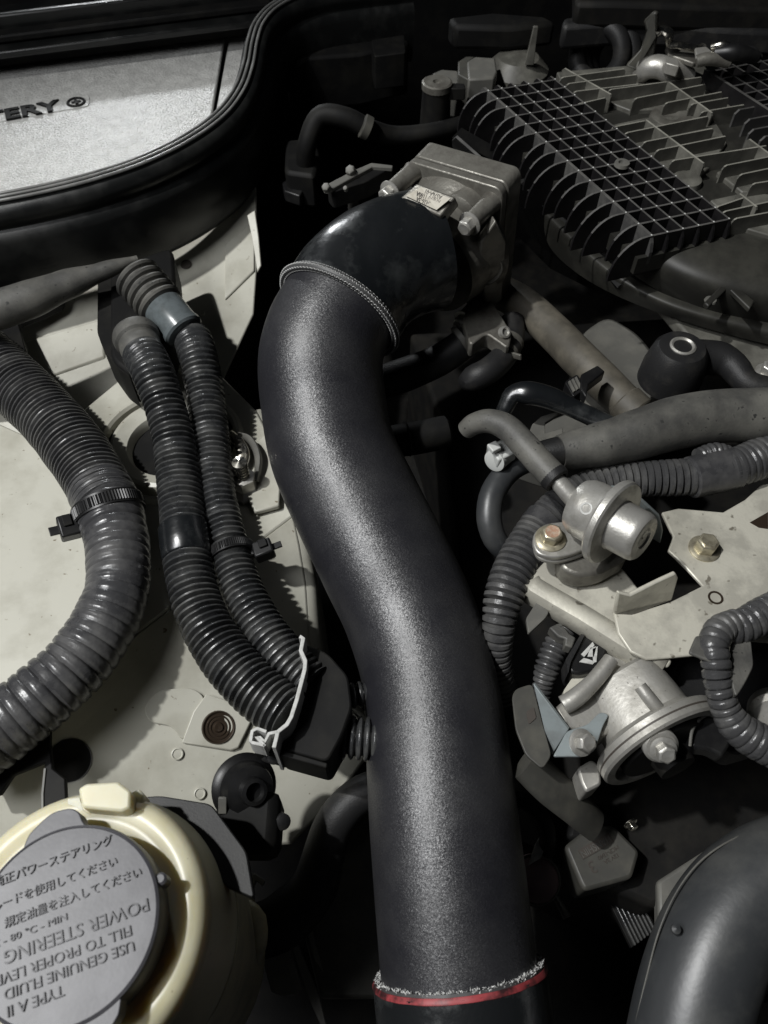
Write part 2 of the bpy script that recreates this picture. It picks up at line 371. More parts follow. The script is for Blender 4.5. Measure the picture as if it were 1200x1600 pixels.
# tower top: sheet with a hole for the strut mount
tc = pt(264, 694, FZ); HR = W(694, FZ, 104)
def AD(px, py): return (px - 200) * .6 + (py - 1000) * .8
def AZ(px, py, h=0.0): return FZ - .00018 * max(0.0, AD(px, py)) + h
def ap(px, py, h=0.0): return (px, py, AZ(px, py, h))
outer = [(-160, 648), (-60, 650), (0, 662), (84, 700), (130, 640), (190, 590), (264, 574), (350, 590), (400, 640), (432, 700), (440, 770), (458, 806), (-160, 1270)]
slope = [(-160, 1270), (458, 806), (468, 850), (478, 910), (484, 1000), (500, 1060), (572, 1130), (568, 1190), (530, 1240), (455, 1318), (330, 1330), (150, 1330), (-160, 1330)]
ops = [pt(a, b, FZ) for a, b in outer]
def sheet_with_hole(name, op, hole, t, m, parent, bev=0.0, drop=None):
    bm = bmesh.new()
    vo = [bm.verts.new(p) for p in op]; eo = [bm.edges.new((vo[i], vo[(i + 1) % len(vo)])) for i in range(len(vo))]
    ee = list(eo)
    for h in hole:
        vh = [bm.verts.new(p) for p in h]; ee += [bm.edges.new((vh[i], vh[(i + 1) % len(vh)])) for i in range(len(vh))]
    r = bmesh.ops.triangle_fill(bm, use_beauty=True, use_dissolve=False, edges=ee)
    fs = [f for f in bm.faces]
    ex = bmesh.ops.extrude_face_region(bm, geom=fs)
    for v in [q for q in ex['geom'] if isinstance(q, bmesh.types.BMVert)]: v.co += V((0, 0, -t))
    bm.verts.index_update()
    vs = [v.co.copy() for v in bm.verts]; fl = [[v.index for v in f.verts] for f in bm.faces]; bm.free()
    return obj(name, vs, fl, m, parent, bev=bev)
def circ(c, R, n=40): return [V(c) + V((math.cos(2 * math.pi * i / n) * R, math.sin(2 * math.pi * i / n) * R, 0)) for i in range(n)]
holes = [circ(tc, HR)]
th_c = pt(*ap(340, 1136)); TH = W(1136, AZ(340, 1136), 24)
apn = (pt(*ap(458, 810)) - pt(*ap(-100, 1230))).cross(pt(*ap(330, 1300)) - pt(*ap(-100, 1230))).normalized(); apn = apn if apn.z > 0 else -apn
au = apn.cross(V((0, 1, 0))).normalized(); av = apn.cross(au)
ms_c = pt(*ap(108, 1188)); MS = W(1188, AZ(108, 1188), 32)
def circ2(c, R, n): return [c + au * math.cos(2 * math.pi * i / n) * R + av * math.sin(2 * math.pi * i / n) * R for i in range(n)]
sheet_with_hole('tower_top', ops, holes, 0.003, 'cream', fend, bev=0.0015)
sheet_with_hole('apron_panel', [pt(*ap(*p)) for p in slope], [circ2(th_c, TH, 24), circ2(ms_c, MS, 28)], 0.003, 'cream', fend, bev=0.0015)
# rolled side of the tower toward the engine
ed = outer[8:12] + slope[1:8]
for i in range(0):
    pass
vs, fs = [], []
prof = [(0, 0), (.003, -.001), (.006, -.004), (.008, -.010), (.009, -.05), (.009, -.12)]
for i, (a, b) in enumerate(ed):
    p = pt(*ap(a, b, -.0006))
    q0, q1 = pt(*ap(*ed[max(0, i - 1)])), pt(*ap(*ed[min(len(ed) - 1, i + 1)]))
    t = (q1 - q0).normalized(); nrm = V((-t.y, t.x, 0)); nrm = nrm if nrm.x > 0 else -nrm
    for (o_, h_) in prof: vs.append(p + nrm * o_ + Z * h_)
q = len(prof)
for i in range(len(ed) - 1):
    for j in range(q - 1): fs.append([i * q + j, i * q + j + 1, (i + 1) * q + j + 1, (i + 1) * q + j])
obj('side_flange', vs, fs, 'cream', fend)
# raised dish ring round the strut opening
lathe('strut_ring', tc, Z, [(HR * .985, -.004), (HR * .985, .001), (HR * 1.02, .003), (HR * 1.07, .003), (HR * 1.12, .0006), (HR * 1.13, -.003)], 'cream', fend, n=64, cap=False)
# the panel behind, rising to the cowl
b0p, b1p, b2p = pt(-160, 690, .158), pt(420, 690, .158), pt(405, 300, .226)
def on_back(px, py):                   # point on the rear panel
    d = ray(px, py); n = (b1p - b0p).cross(b2p - b0p); o = V((0, 0, CAMZ)); t = (b0p - o).dot(n) / d.dot(n); return o + d * t
slab('rear_panel', [on_back(*p) for p in ((-160, 700), (330, 700), (340, 610), (396, 490), (402, 400), (400, 290), (-160, 290))], 0.003, 'cream', fend, bev=0.001)
# little panel features: hole, weld dimples, embossed patch, nut plate
pn = (b1p - b0p).cross(b2p - b0p).normalized(); pn = pn if pn.z > 0 else -pn
hb = on_back(291, 414)
lathe('panel_hole', hb + pn * .0008, pn, [(.0045, 0), (.0040, .0004), (.0036, -.0012), (0, -.0013)], 'ink', fend, n=24)
lathe('panel_dimple', on_back(315, 490) + pn * .0006, pn, [(.003, -.001), (.0024, .0006), (.001, 0), (0, 0)], 'cream', fend, n=16)
slab('panel_fold', [on_back(352, 385) + pn * .002, on_back(398, 345) + pn * .002, on_back(398, 425) + pn * .002, on_back(352, 470) + pn * .002], .003, 'cream', fend, bev=.001)
slab('panel_fold', [on_back(40, 535) + pn * .002, on_back(160, 500) + pn * .002, on_back(165, 560) + pn * .002, on_back(50, 600) + pn * .002], .003, 'cream', fend, bev=.002)
for a, b in ((277, 1178), (312, 1240)):
    c = pt(*ap(a, b, .0008)); r = W(b, FZ, 10)
    lathe('weld_dimple', c, apn, [(r * 1.0, -.0005), (r, .0006), (r * .86, .0008), (r * .7, .0002), (0, .0002)], 'cream', fend, n=20)
plate('nut_plate', [ap(*p, .0028) for p in ((284, 1160), (302, 1112), (322, 1084), (400, 1110), (372, 1168), (360, 1172))], FZ, .002, 'cream', fend, bev=.0006)
emb = rounded([(224, 1105), (245, 1078), (300, 1074), (322, 1090), (308, 1130), (284, 1160), (270, 1134), (232, 1128)], 16)
plate('embossed_patch', [ap(*p, .0018) for p in emb], FZ, .001, 'cream', fend, bev=.0006)
lathe('threaded_hole', th_c + apn * .0028, apn, [(TH * 1.08, 0), (TH * 1.02, .0014), (TH * .95, .0012), (TH * .90, .0005), (TH * .80, .0004), (TH * .77, .0009), (TH * .70, .0009), (TH * .67, .0004), (TH * .58, .0004), (TH * .55, .0009), (TH * .48, .0009), (TH * .45, .0004), (TH * .34, .0004), (TH * .26, .0014), (0, .0012)], 'hole', fend, n=32, sharp=20)
lathe('mesh_cup', ms_c + apn * .0006, apn, [(MS * 1.0, .0005), (MS * .97, .0006), (MS * .95, -.004), (0, -.004)], 'matte', fend, n=32)
vs, fs = [], []
for i in range(-12, 13):
    for j in range(-12, 13):
        x, y = i * MS / 13 + (j % 2) * MS / 26, j * MS / 13
        if x * x + y * y > (MS * .88) ** 2: continue
        b = len(vs); s = MS / 42
        p = ms_c + au * x + av * y - apn * .0028
        vs += [p - au * s - av * s, p + au * s - av * s, p + au * s + av * s, p - au * s + av * s, p + apn * .0009]
        fs += [[b, b + 1, b + 4], [b + 1, b + 2, b + 4], [b + 2, b + 3, b + 4], [b + 3, b, b + 4]]
obj('mesh_grain', vs, fs, 'greyplas', fend, smooth=False, kind='stuff')
# pale fender strip seen right of the box, and white sliver by the pipe
plate('side_tab', [(402, 690), (424, 668), (440, 720), (436, 790), (398, 800), (384, 770)], FZ + .006, .004, 'cream', fend, bev=.001)

# strut mount in the tower
sm_ = thing('strut_mount', 'round strut top mount with rubber ring and steel nut, behind the twin conduits', 'strut mount', tc + Z * -.01)
lathe('gap_well', tc - Z * .018, Z, [(HR * 1.06, .012), (HR * 1.05, 0), (0, 0)], 'matte', sm_, n=64)
lathe('outer_dish', tc, Z, [(HR * .90, -.012), (HR * .89, -.001), (HR * .86, .003), (HR * .80, .004), (HR * .62, .001), (HR * .58, -.003), (HR * .56, -.012)], 'cream', sm_, n=64, cap=False)
lathe('rubber_ring', tc - Z * .012, Z, [(HR * .57, 0), (HR * .55, .006), (HR * .40, .005), (HR * .36, .001), (0, .001)], 'matte', sm_, n=48)
lathe('top_nut', tc + Z * -.012 + V((.004, -.001, 0)), Z, [(HR * .26, 0), (HR * .26, .009), (HR * .22, .012), (0, .012)], 'steel', sm_, n=24)
sb = thing('strut_stud', 'steel stud with flange nut and ground clip, between right conduit and black pipe', 'stud', pt(385, 760, FZ))
lathe('flange_nut', pt(384, 764, FZ + .002), Z, [(W(760, FZ, 30), 0), (W(760, FZ, 30), .002), (W(760, FZ, 20), .005), (W(760, FZ, 19), .013), (W(760, FZ, 10), .014), (0, .014)], 'steel', sb, n=6, sharp=20)
th = [(W(760, FZ, 10) * (1 + .12 * (i % 2)), .012 + i * .0012) for i in range(14)]
lathe('threaded_shaft', pt(384, 764, FZ + .002), Z, th + [(0, .029)], 'chrome', sb, n=20, sharp=20)
tube('ground_clip', [(358, 676, .214, 10), (372, 690, .216, 12), (380, 712, .214, 14), (372, 738, .210, 10), (362, 750, .208, 8)], 'chrome', sb, n=10, step=.002, flat=(1.5, .5))
tube('clip_tab', [(370, 680, .212, 12), (392, 690, .212, 18), (404, 718, .210, 22), (400, 755, .206, 20)], 'greyplas', sb, n=10, step=.002, flat=(.55, 1.3))

# =================================================================== BATTERY COVER
BZ = .262
bat = thing('battery_cover', 'pale grey textured battery lid with raised dark lettering inside the black tub', 'battery cover', pt(150, 180, BZ))
plate('lid_panel', [(-200, 310), (-200, 62), (352, 28), (350, 62), (326, 205), (230, 300)], BZ, .004, 'battery', bat, bev=.0012)
plate('side_strip', [(358, 60), (405, 56), (385, 190), (336, 240), (331, 208)], BZ - .0012, .004, 'battery', bat, bev=.001)
xd = (pt(133, 160, BZ) - pt(14, 182, BZ)).normalized(); yd = Z.cross(xd)
tx = pt(40, 176, BZ)
plate('label_plinth', rounded([(-140, 180), (140, 148), (139, 165), (-140, 214)], 5), BZ + .0007, .001, 'battery', bat, bev=.0004)
text('lettering', 'BATTERY', pt(92, 166, BZ + .0008), xd, yd, .0235, 'matte', bat, ext=.0014, align='RIGHT', sx=1.12, off=.03)
em = pt(119, 160, BZ + .0008)
R_ = W(160, BZ, 12.5)
ringline('emblem_ring', em, Z, R_, .0013, 'matte', bat, n=36, tn=8)
obox('emblem_bar', em, xd, yd, (R_ * 1.15, R_ * .34, .002), 'matte', bat, bev=0)
obox('emblem_bar', em + Z * .0003, yd, -xd, (R_ * 1.15, R_ * .34, .002), 'matte', bat, bev=0)

# =================================================================== BLACK TUB WALL (battery box rim)
tub = thing('battery_tub', 'satin black battery tub wall with layered sealing lips, curving round the grey lid', 'battery tub', pt(380, 250, .2))
tp = [(-220, 335), (-120, 322), (0, 302), (80, 286), (150, 268), (220, 244), (285, 212), (335, 176), (364, 138), (378, 100), (385, 64), (396, 34), (420, 8), (460, -12), (520, -26), (640, -40)]
TZ = .296
base = resample([(pt(a, b, TZ), 1, 1) for a, b in tp], .006)
prof = [(-.003, -.045), (-.003, -.004), (-.001, -.0005), (.0015, -.0005), (.0025, -.0022), (.0035, -.0005), (.0055, -.0005), (.0065, -.0024), (.0075, -.001), (.0095, -.001), (.0108, -.0035), (.012, -.0018), (.0145, -.003), (.0165, -.008), (.0165, -.0125), (.0145, -.0155), (.0145, -.018), (.0185, -.021), (.020, -.026), (.0195, -.045), (.017, -.066), (.014, -.072), (.008, -.074), (.004, -.070)]
vs, fs = [], []
for i, s in enumerate(base):
    a, b = base[max(0, i - 1)][0], base[min(len(base) - 1, i + 1)][0]
    t = (b - a).normalized(); nr = V((t.y, -t.x, 0))
    for (o_, h_) in prof: vs.append(s[0] + nr * o_ + Z * h_)
q = len(prof)
for i in range(len(base) - 1):
    for j in range(q - 1): fs.append([i * q + j, i * q + j + 1, (i + 1) * q + j + 1, (i + 1) * q + j])
obj('tub_wall', vs, fs, 'rim', tub, sharp=50)
for k_, (o_, h_, r_) in enumerate(((.0012, .0006, .0011), (.0050, .0006, .0012), (.0092, .0002, .0013))):
    vs_ = []
    for i, s in enumerate(base):
        a, b = base[max(0, i - 1)][0], base[min(len(base) - 1, i + 1)][0]
        t = (b - a).normalized(); nr = V((t.y, -t.x, 0))
        vs_.append((s[0] + nr * o_ + Z * h_, r_, 1, i))
    sweep('seal_lip', vs_, mat('lit_lip_rubber', (.11, .11, .105), .3, c2=(.17, .17, .16), ns=30, r2=.42, spec=.8), tub, 10)  # lips paler than the wall, their highlight put into the colour
# rear cowl lip: overhangs the lid and shades its back edge
cow = thing('cowl', 'dark cowl panel with stepped ledges above the grey battery lid', 'cowl panel', pt(150, 20, .33))
cA, cB = pt(-260, 66, .262), pt(430, 30, .262)
dv = (cB - cA).normalized(); bk = Z.cross(dv)
fA, fB = pt(-260, 114, .286), pt(430, 28, .286)
fd = (fB - fA).normalized(); fk = Z.cross(fd)
slab('front_lip', [fA, fB, fB + fk * .02, fA + fk * .02], .006, 'rim', cow, bev=.0015, dirv=-Z)
slab('front_lip', [fA + fk * .013 + Z * .007, fB + fk * .013 + Z * .007, fB + fk * .05 + Z * .007, fA + fk * .05 + Z * .007], .006, 'matte', cow, bev=.0015, dirv=-Z)
cA, cB, dv, bk = fA + Z * -.024, fB + Z * -.024, fd, fk
def ledge(nm, y0, y1, z, t, m):
    slab(nm, [cA + bk * y0 + Z * (z - .262), cB + bk * y0 + Z * (z - .262), cB + bk * y1 + Z * (z - .262), cA + bk * y1 + Z * (z - .262)], t, m, cow, bev=.002, dirv=-Z)
ledge('lower_step', .022, .12, .284, .02, 'matte')
ledge('middle_step', .026, .12, .304, .015, 'rim')
ledge('upper_step', .045, .14, .312, .018, 'matte')
# shading hood lip high above the cowl
# =================================================================== STUFF UNDER THE TUB
gd = tube('body_brace', [(-120, 515, .262, 62), (-30, 492, .262, 62), (40, 470, .262, 58), (100, 446, .262, 46), (160, 424, .263, 28), (215, 404, .264, 10)], 'rubgrey', n=28, flat=(1, 1))
tag(gd, 'tapering dusty grey brace tube lying under the black tub wall', 'brace')
br = plate('brace_tab', rounded([(-100, 520), (30, 490), (60, 465), (100, 458), (96, 476), (60, 492), (28, 504), (44, 560), (60, 600), (-100, 610)], 5), .204, .006, 'matte', bev=.001)
tag(br, 'flat black bracket below the grey brace at left edge', 'bracket')
rb = thing('relay_box', 'black moulded box behind the ends of the twin conduits', 'relay box', pt(215, 500, .23))
plate('box_body', rounded([(172, 418), (270, 385), (276, 470), (262, 545), (205, 586), (172, 560)], 14), .245, .03, 'matte', rb, bev=.003, down=False)
plate('box_rib', rounded([(153, 432), (175, 424), (176, 562), (205, 590), (184, 575), (160, 542), (152, 520)], 6), .242, .03, 'matte', rb, bev=.0015, down=False)

def lz(pp, d): return [(p[0], p[1], p[2] - d) + tuple(p[3:]) for p in pp]
# =================================================================== CONDUITS ON THE LEFT
GC = 'corrugated conduits on the left'
c1 = thing('corrugated_conduit', 'widest taped grey corrugated conduit, bending across the cream fender at far left', 'conduit', pt(140, 800, .24))
big = [(-70, 520, .243, 92), (-25, 556, .243, 94), (20, 597, .243, 95), (85, 662, .242, 97), (138, 732, .241, 98), (168, 790, .241, 100), (184, 855, .241, 99), (180, 935, .241, 98), (132, 1022, .241, 104), (62, 1090, .241, 110), (-20, 1152, .240, 116), (-80, 1190, .238, 120)]
P1 = [b + ((1.0 if b[1] < 745 and b[1] > 590 else (.55 if b[1] < 600 else (.55 if b[1] < 1000 else .8))),) for b in big]
corr('conduit_sleeve', lz([p for p in P1 if p[1] < 800], .017), 'conduit', c1, pitch=.0037, depth_=.23, n=40)
corr('taped_sleeve', lz([(155, 764, .241, 99, .35)] + [p for p in P1 if p[1] > 780], .017), 'tape', c1, pitch=.0062, depth_=.10, n=40, groove=.22, seed=5, jit=.009)
c2 = thing('corrugated_conduit', 'left one of the twin corrugated conduits, with a band of black tape halfway', 'conduit', pt(285, 800, .24), GC)
corr('conduit_sleeve', [(224, 553, .25, 66, .1), (238, 580, .25, 66, .5), (256, 630, .243, 64, 1), (272, 690, .236, 66, 1), (281, 760, .230, 70, 1), (288, 835, .227, 73, 1), (298, 905, .225, 76, 1), (318, 968, .223, 80, 1), (354, 1028, .222, 84, 1), (405, 1082, .222, 88, 1), (452, 1118, .222, 86, 1)], 'conduit_d', c2, pitch=.0039, depth_=.23, n=36)
cb = pt(222, 548, .25); ca = (pt(240, 590, .25) - pt(210, 520, .252)).normalized()
r_ = W(550, .25, 33)
lathe('end_collar', cb - ca * .014, ca, [(r_ * .7, -.004), (r_ * 1.06, -.003), (r_ * 1.12, 0), (r_ * 1.08, .005), (r_ * .96, .0065), (r_ * .98, .010), (r_ * .95, .018), (r_ * .9, .019)], 'rubgrey', c2, n=40)
tpc = pt(289, 848, .2265); tpa = (pt(292, 870, .2255) - pt(285, 820, .2275)).normalized()
lathe('tape_band', tpc, tpa, [(W(848, .2265, 36), -.011), (W(848, .2265, 38.5), -.010), (W(848, .2265, 39), 0), (W(848, .2265, 38), .009), (W(848, .2265, 36), .010)], 'silicone', c2, n=36)
c3 = thing('corrugated_conduit', 'right one of the twin corrugated conduits, with bellows boot and smooth collar', 'conduit', pt(340, 800, .23), GC)
corr('conduit_sleeve', [(300, 528, .242, 58, .1), (308, 552, .241, 60, .5), (320, 610, .233, 60, 1), (329, 690, .226, 60, 1), (338, 770, .221, 61, 1), (352, 835, .218, 63, 1), (372, 905, .217, 66, 1), (404, 972, .217, 70, 1), (446, 1030, .217, 74, 1), (488, 1070, .216, 74, 1)], 'conduit_d', c3, pitch=.0039, depth_=.23, n=36)
ba, bb = pt(212, 432, .262), pt(306, 540, .242); bx = (bb - ba).normalized(); r_ = W(460, .255, 36)
prof = [(r_ * .5, -.004)]
for i in range(5):
    prof += [(r_ * (.86 - .0 * i), i * .0062 - .001), (r_ * 1.0, i * .0062 + .0006), (r_ * 1.06, i * .0062 + .0022), (r_ * 1.0, i * .0062 + .0038), (r_ * .86, i * .0062 + .0048)]
lathe('bellows_boot', ba, bx, prof + [(r_ * .7, .031)], 'rubgrey', c3, n=44)
lathe('smooth_collar', ba + bx * .030, bx, [(r_ * .86, 0), (r_ * .9, .001), (r_ * .88, .020), (r_ * .92, .0205), (r_ * .92, .0235), (r_ * .84, .025), (r_ * .6, .026)], mat('smooth_grey_collar', (.10, .115, .12), .25, c2=(.07, .08, .082), ns=120), c3, n=44)
# cable ties
def cable_tie(c, ax, R, wd, head_px, head_z, tail, label):
    t = thing('cable_tie', label, 'cable tie', c, 'cable ties on the left conduits')
    st = strap('strap', c, ax, R, wd, .0016, 'black', t, teeth=78, n=234)
    hp = pt(*head_px, head_z)
    rd = (hp - c); rd = (rd - V(ax).normalized() * rd.dot(V(ax).normalized())).normalized()
    hd = obox('head', hp, rd, V(ax), (.0115, wd * 1.55, .0095), 'black', t, bev=.0011)
    obox('head_window', hp + U_ * .0038 - F_ * .003, rd, V(ax), (.005, wd * .8, .004), 'matte', hd, bev=.0004)
    obox('tail', hp + rd * tail, rd, V(ax), (.006, wd * .6, .0016), 'black', t, bev=.0003)
    obox('neck', c + rd * (R + .001) * 1.0 + (hp - c - rd * R) * .5, rd, V(ax), ((hp - c).length - R + .004, wd * 1.1, .0035), 'black', t, bev=.0006)
tc1 = pt(170, 797, .224); ta1 = (pt(180, 840, .219) - pt(154, 762, .229)).normalized()
cable_tie(tc1, ta1, W(797, .224, 50.5), .0088, (108, 824), .228, .008, 'black cable tie cinched round the widest taped conduit, head on its left')
tc2 = pt(361, 866, .2175); ta2 = (pt(376, 915, .2165) - pt(350, 830, .2185)).normalized()
cable_tie(tc2, ta2, W(866, .2175, 33.5), .0064, (412, 860), .2195, .008, 'small black cable tie round the right twin conduit, head on its right')

# =================================================================== BLACK DIVIDER BOX
dv_ = thing('conduit_clamp_box', 'black clamp box with pale rim edge where the twin conduits end beside the pipe', 'clamp box', pt(490, 1100, .2))
plate('box_body', rounded([(474, 1004), (512, 1020), (544, 1056), (550, 1105), (534, 1150), (512, 1190), (432, 1168), (454, 1126), (466, 1075)], 10), .222, .035, 'matte', dv_, bev=.004)
rim_px = [(468, 994), (474, 997), (470, 1016), (477, 1032), (476, 1046), (464, 1092), (455, 1120), (448, 1132), (434, 1143), (428, 1168)]
vs, fs = [], []
wpx = 3.2
for i, (a, b) in enumerate(rim_px):
    q0, q1 = V(rim_px[max(0, i - 1)]), V(rim_px[min(len(rim_px) - 1, i + 1)])
    t = (q1 - q0).normalized(); nn = V((-t.y, t.x)) * wpx
    for sgn, z in ((1, .236), (-1, .236), (-1, .200), (1, .200)):
        vs.append(pt(a + nn.x * sgn, b + nn.y * sgn, .236) + Z * (z - .236))
for i in range(len(rim_px) - 1):
    for j in range(4): fs.append([i * 4 + j, i * 4 + (j + 1) % 4, (i + 1) * 4 + (j + 1) % 4, (i + 1) * 4 + j])
fs += [[0, 1, 2, 3], [4 * len(rim_px) - 4 + j for j in range(4)]]
obj('rim_edge', vs, fs, 'lightgrey', dv_, bev=.0003)
def ribbon(name, pp, z, z2, wpx, m, parent):
    vs, fs = [], []
    for i, (a, b) in enumerate(pp):
        q0, q1 = V(pp[max(0, i - 1)]), V(pp[min(len(pp) - 1, i + 1)])
        t = (q1 - q0).normalized(); nn = V((-t.y, t.x)) * wpx / 2
        for sgn, zz in ((1, z), (-1, z), (-1, z2), (1, z2)):
            vs.append(pt(a + nn.x * sgn, b + nn.y * sgn, z) + Z * (zz - z))
    for i in range(len(pp) - 1):
        for j in range(4): fs.append([i * 4 + j, i * 4 + (j + 1) % 4, (i + 1) * 4 + (j + 1) % 4, (i + 1) * 4 + j])
    fs += [[0, 1, 2, 3], [4 * len(pp) - 4 + j for j in range(4)]]
    return obj(name, vs, fs, m, parent, bev=.0002)
ribbon('latch', [(434, 1143), (420, 1146), (414, 1158), (406, 1152), (400, 1150), (414, 1166), (412, 1164), (394, 1160), (391, 1158), (394, 1142), (402, 1138), (416, 1143)], .236, .222, 5, 'lightgrey', dv_)
plate('lower_skirt', [(394, 1160), (430, 1168), (512, 1192), (510, 1200), (430, 1178), (394, 1168)], .222, .02, 'matte', dv_, bev=.0006)
for a, b, c, d, w_ in ((540, 1088, 600, 1080, 40), (515, 1150, 600, 1156, 66)):
    corr('outlet_sleeve', [(a, b, .205, w_, 1), ((a + c) / 2, (b + d) / 2, .204, w_, 1), (c, d, .203, w_, 1)], 'conduit_d', dv_, pitch=.0039, depth_=.23, n=32)

# =================================================================== THE BLACK PIPE
pipe = [(560, 440, .290, 180), (530, 486, .283, 186), (510, 525, .276, 191), (501, 568, .268, 194), (505, 625, .255, 195), (520, 705, .240, 197), (558, 790, .227, 201), (600, 875, .216, 204), (638, 955, .207, 205), (664, 1035, .201, 207), (676, 1100, .197, 214), (683, 1170, .193, 223), (692, 1270, .187, 232), (702, 1370, .180, 238), (712, 1470, .172, 243), (722, 1560, .164, 248), (735, 1680, .150, 252)]
ip = tube('intake_pipe', pipe, 'pipe', step=.004, n=72)
tag(ip, 'large textured black intake pipe snaking down the middle of the engine bay', 'pipe')
# upper silicone elbow
up = thing('silicone_elbow', 'glossy black silicone elbow joining the pipe top to the throttle body', 'hose coupler', pt(620, 420, .29))
elb = [(531, 486, .283, 198), (556, 449, .288, 196), (590, 421, .292, 192), (628, 403, .293, 188), (672, 390, .293, 184)]
sm = resample(path(elb), .003)
sweep('elbow_body', sm, 'silicone', up, n=72, rf=lambda an, q: 1 + .010 * math.sin(3 * an + 60 * q[3]) + .006 * math.sin(7 * an - 120 * q[3]) + .004 * math.sin(11 * an + 260 * q[3]))
mouth = sm[0]; mt = (sm[1][0] - sm[0][0]).normalized()
u, v, a_ = basis(mt)
# braided bead round its mouth: two strand sets of little beads on a core
ringline('braided_cord', mouth[0] - mt * .0008, mt, mouth[1] * 1.0, .0025, 'braid', up, n=96, tn=12)
vs, fs = [], []
nb = 190
for i in range(nb):
    for k_ in range(6):
        an = 2 * math.pi * i / nb + (k_ % 2) * math.pi / nb
        d = u * math.cos(an) + v * math.sin(an); tg = -u * math.sin(an) + v * math.cos(an)
        ph = 2 * math.pi * k_ / 6
        off = d * math.cos(ph) - mt * math.sin(ph)
        sd = d * -math.sin(ph) - mt * math.cos(ph)
        c = mouth[0] - mt * .0008 + d * mouth[1] + off * .0025
        L1 = (tg * .0007 + sd * (.0006 if i % 2 else -.0006)); L2 = (tg * .0003 - sd * (.0005 if i % 2 else -.0005)) * .6
        b = len(vs); vs += [c - L1, c + L2, c + L1, c - L2, c + off * .0004]
        fs += [[b, b + 1, b + 4], [b + 1, b + 2, b + 4], [b + 2, b + 3, b + 4], [b + 3, b, b + 4]]
obj('braid_strands', vs, fs, 'braid_l', up, smooth=False, kind='stuff')
# lower coupler
lc = thing('silicone_coupler', 'black silicone coupler with red frayed edge around the lower end of the pipe', 'hose coupler', pt(725, 1550, .16))
lcp = [(718, 1522, .167, 272), (724, 1570, .163, 275), (732, 1640, .156, 278), (745, 1740, .145, 284)]
sm = resample(path(lcp), .004)
mouth = sm[0]; mt = (sm[1][0] - sm[0][0]).normalized(); u, v, a_ = basis(mt)
sweep('coupler_body', sm, mat('scuffed_black_silicone', (.010, .011, .012), .26, spec=.9, c2=(.05, .055, .055), ns=40, nlo=.5, nhi=.72, r2=.5, bump=.3, bs=160), lc, n=72, caps=False)
R_ = mouth[1]
wob = lambda t, r, h: 1 + .004 * math.sin(9 * t) + .003 * math.sin(23 * t)
lathe('red_edge', mouth[0], mt, [(R_ * .93, -.0010), (R_ * .985, -.0012), (R_ * 1.006, .0002), (R_ * 1.007, .0012), (R_ * .995, .0016)], 'red', lc, n=120, fn=wob)
lathe('grey_ply', mouth[0] - mt * .0008, mt, [(R_ * .86, .003), (R_ * .86, -.0014), (R_ * .965, -.0016), (R_ * .975, .001)], 'braid', lc, n=120, fn=wob)
vs, fs = [], []
for i in range(1500):
    an = rnd.uniform(0, 2 * math.pi); d = u * math.cos(an) + v * math.sin(an); tg = -u * math.sin(an) + v * math.cos(an)
    c = mouth[0] + d * R_ * rnd.uniform(.885, .97) - mt * rnd.uniform(.0012, .0030)
    L = (tg * rnd.uniform(-1, 1) + d * rnd.uniform(-.8, .8) - mt * rnd.uniform(0, 1.0)).normalized() * rnd.uniform(.0006, .0019)
    s = V((rnd.uniform(-1, 1), rnd.uniform(-1, 1), rnd.uniform(-1, 1))).normalized().cross(L).normalized() * .00033
    q = L.cross(s).normalized() * .00033
    b = len(vs); vs += [c + s, c - s * .5 + q, c - s * .5 - q, c + L]
    fs += [[b, b + 1, b + 3], [b + 1, b + 2, b + 3], [b + 2, b, b + 3], [b, b + 1, b + 2]]
obj('frayed_threads', vs, fs, 'thread', lc, smooth=False, kind='stuff')

# =================================================================== THROTTLE BODY
tb = thing('throttle', 'oily metal throttle body with square flange and paper label, behind the silicone elbow', 'throttle body', pt(700, 400, .28))
TL, TR, BR = pt(633, 250, .325), pt(786, 296, .331), pt(770, 490, .234)
BL = TL + BR - TR
uu, vv = (TR - TL), (BR - TR)
nn = uu.normalized().cross(vv.normalized()); nn = nn if nn.y < 0 else -nn
def fp(a, b, h=0): return TL + uu * a + vv * b + nn * h
def rrect(r, h, n=5, ins=0.0):
    out = []
    for (cx, cy, a0) in ((1 - r - ins, r + ins, -90), (1 - r - ins, 1 - r - ins, 0), (r + ins, 1 - r - ins, 90), (r + ins, r + ins, 180)):
        for j in range(n + 1):
            t = math.radians(a0 + 90 * j / n)
            out.append(fp(cx + r * math.cos(t), cy + r * math.sin(t), h))
    return out
slab('flange', rrect(.08, 0), .006, 'alu_d', tb, bev=.0008, dirv=-nn)
bk_ = [p - nn * .0075 for p in rrect(.08, 0)]
slab('rear_flange', bk_, .016, 'alu_d', tb, bev=.0008, dirv=(-nn + Z * .1).normalized())
ctr = fp(.5, .5)
lathe('bore_housing', ctr, nn, [(uu.length * .62, 0), (uu.length * .60, .004), (uu.length * .53, .012), (uu.length * .49, .030)], 'alu_d', tb, n=56)
lathe('cover_dome', fp(.66, .2, .006), nn, [(.014, -.006), (.013, .004), (.010, .006), (0, .007)], 'alu_d', tb, n=36)
for (a, b) in ((.02, .02), (.96, .06), (.94, .95), (.06, .95)):
    c = fp(a + (.06 if a < .5 else -.06), b + (.05 if b < .5 else -.05))
    lathe('bolt_column', c, nn, [(.0068, 0), (.0060, .003), (.0056, .024), (.0056, .025), (0, .025)], 'alu_d', tb, n=24)
    bolt(c + nn * .025, nn, .0052, 'steel', tb, h=1.1)
lathe('side_boss', fp(.985, .53, .012), (uu.normalized() * .75 + nn * .66), [(.012, -.012), (.012, .001), (.0105, .002), (.009, .001), (.006, .0006), (.0045, .002), (0, .003)], 'alu_d', tb, n=36)
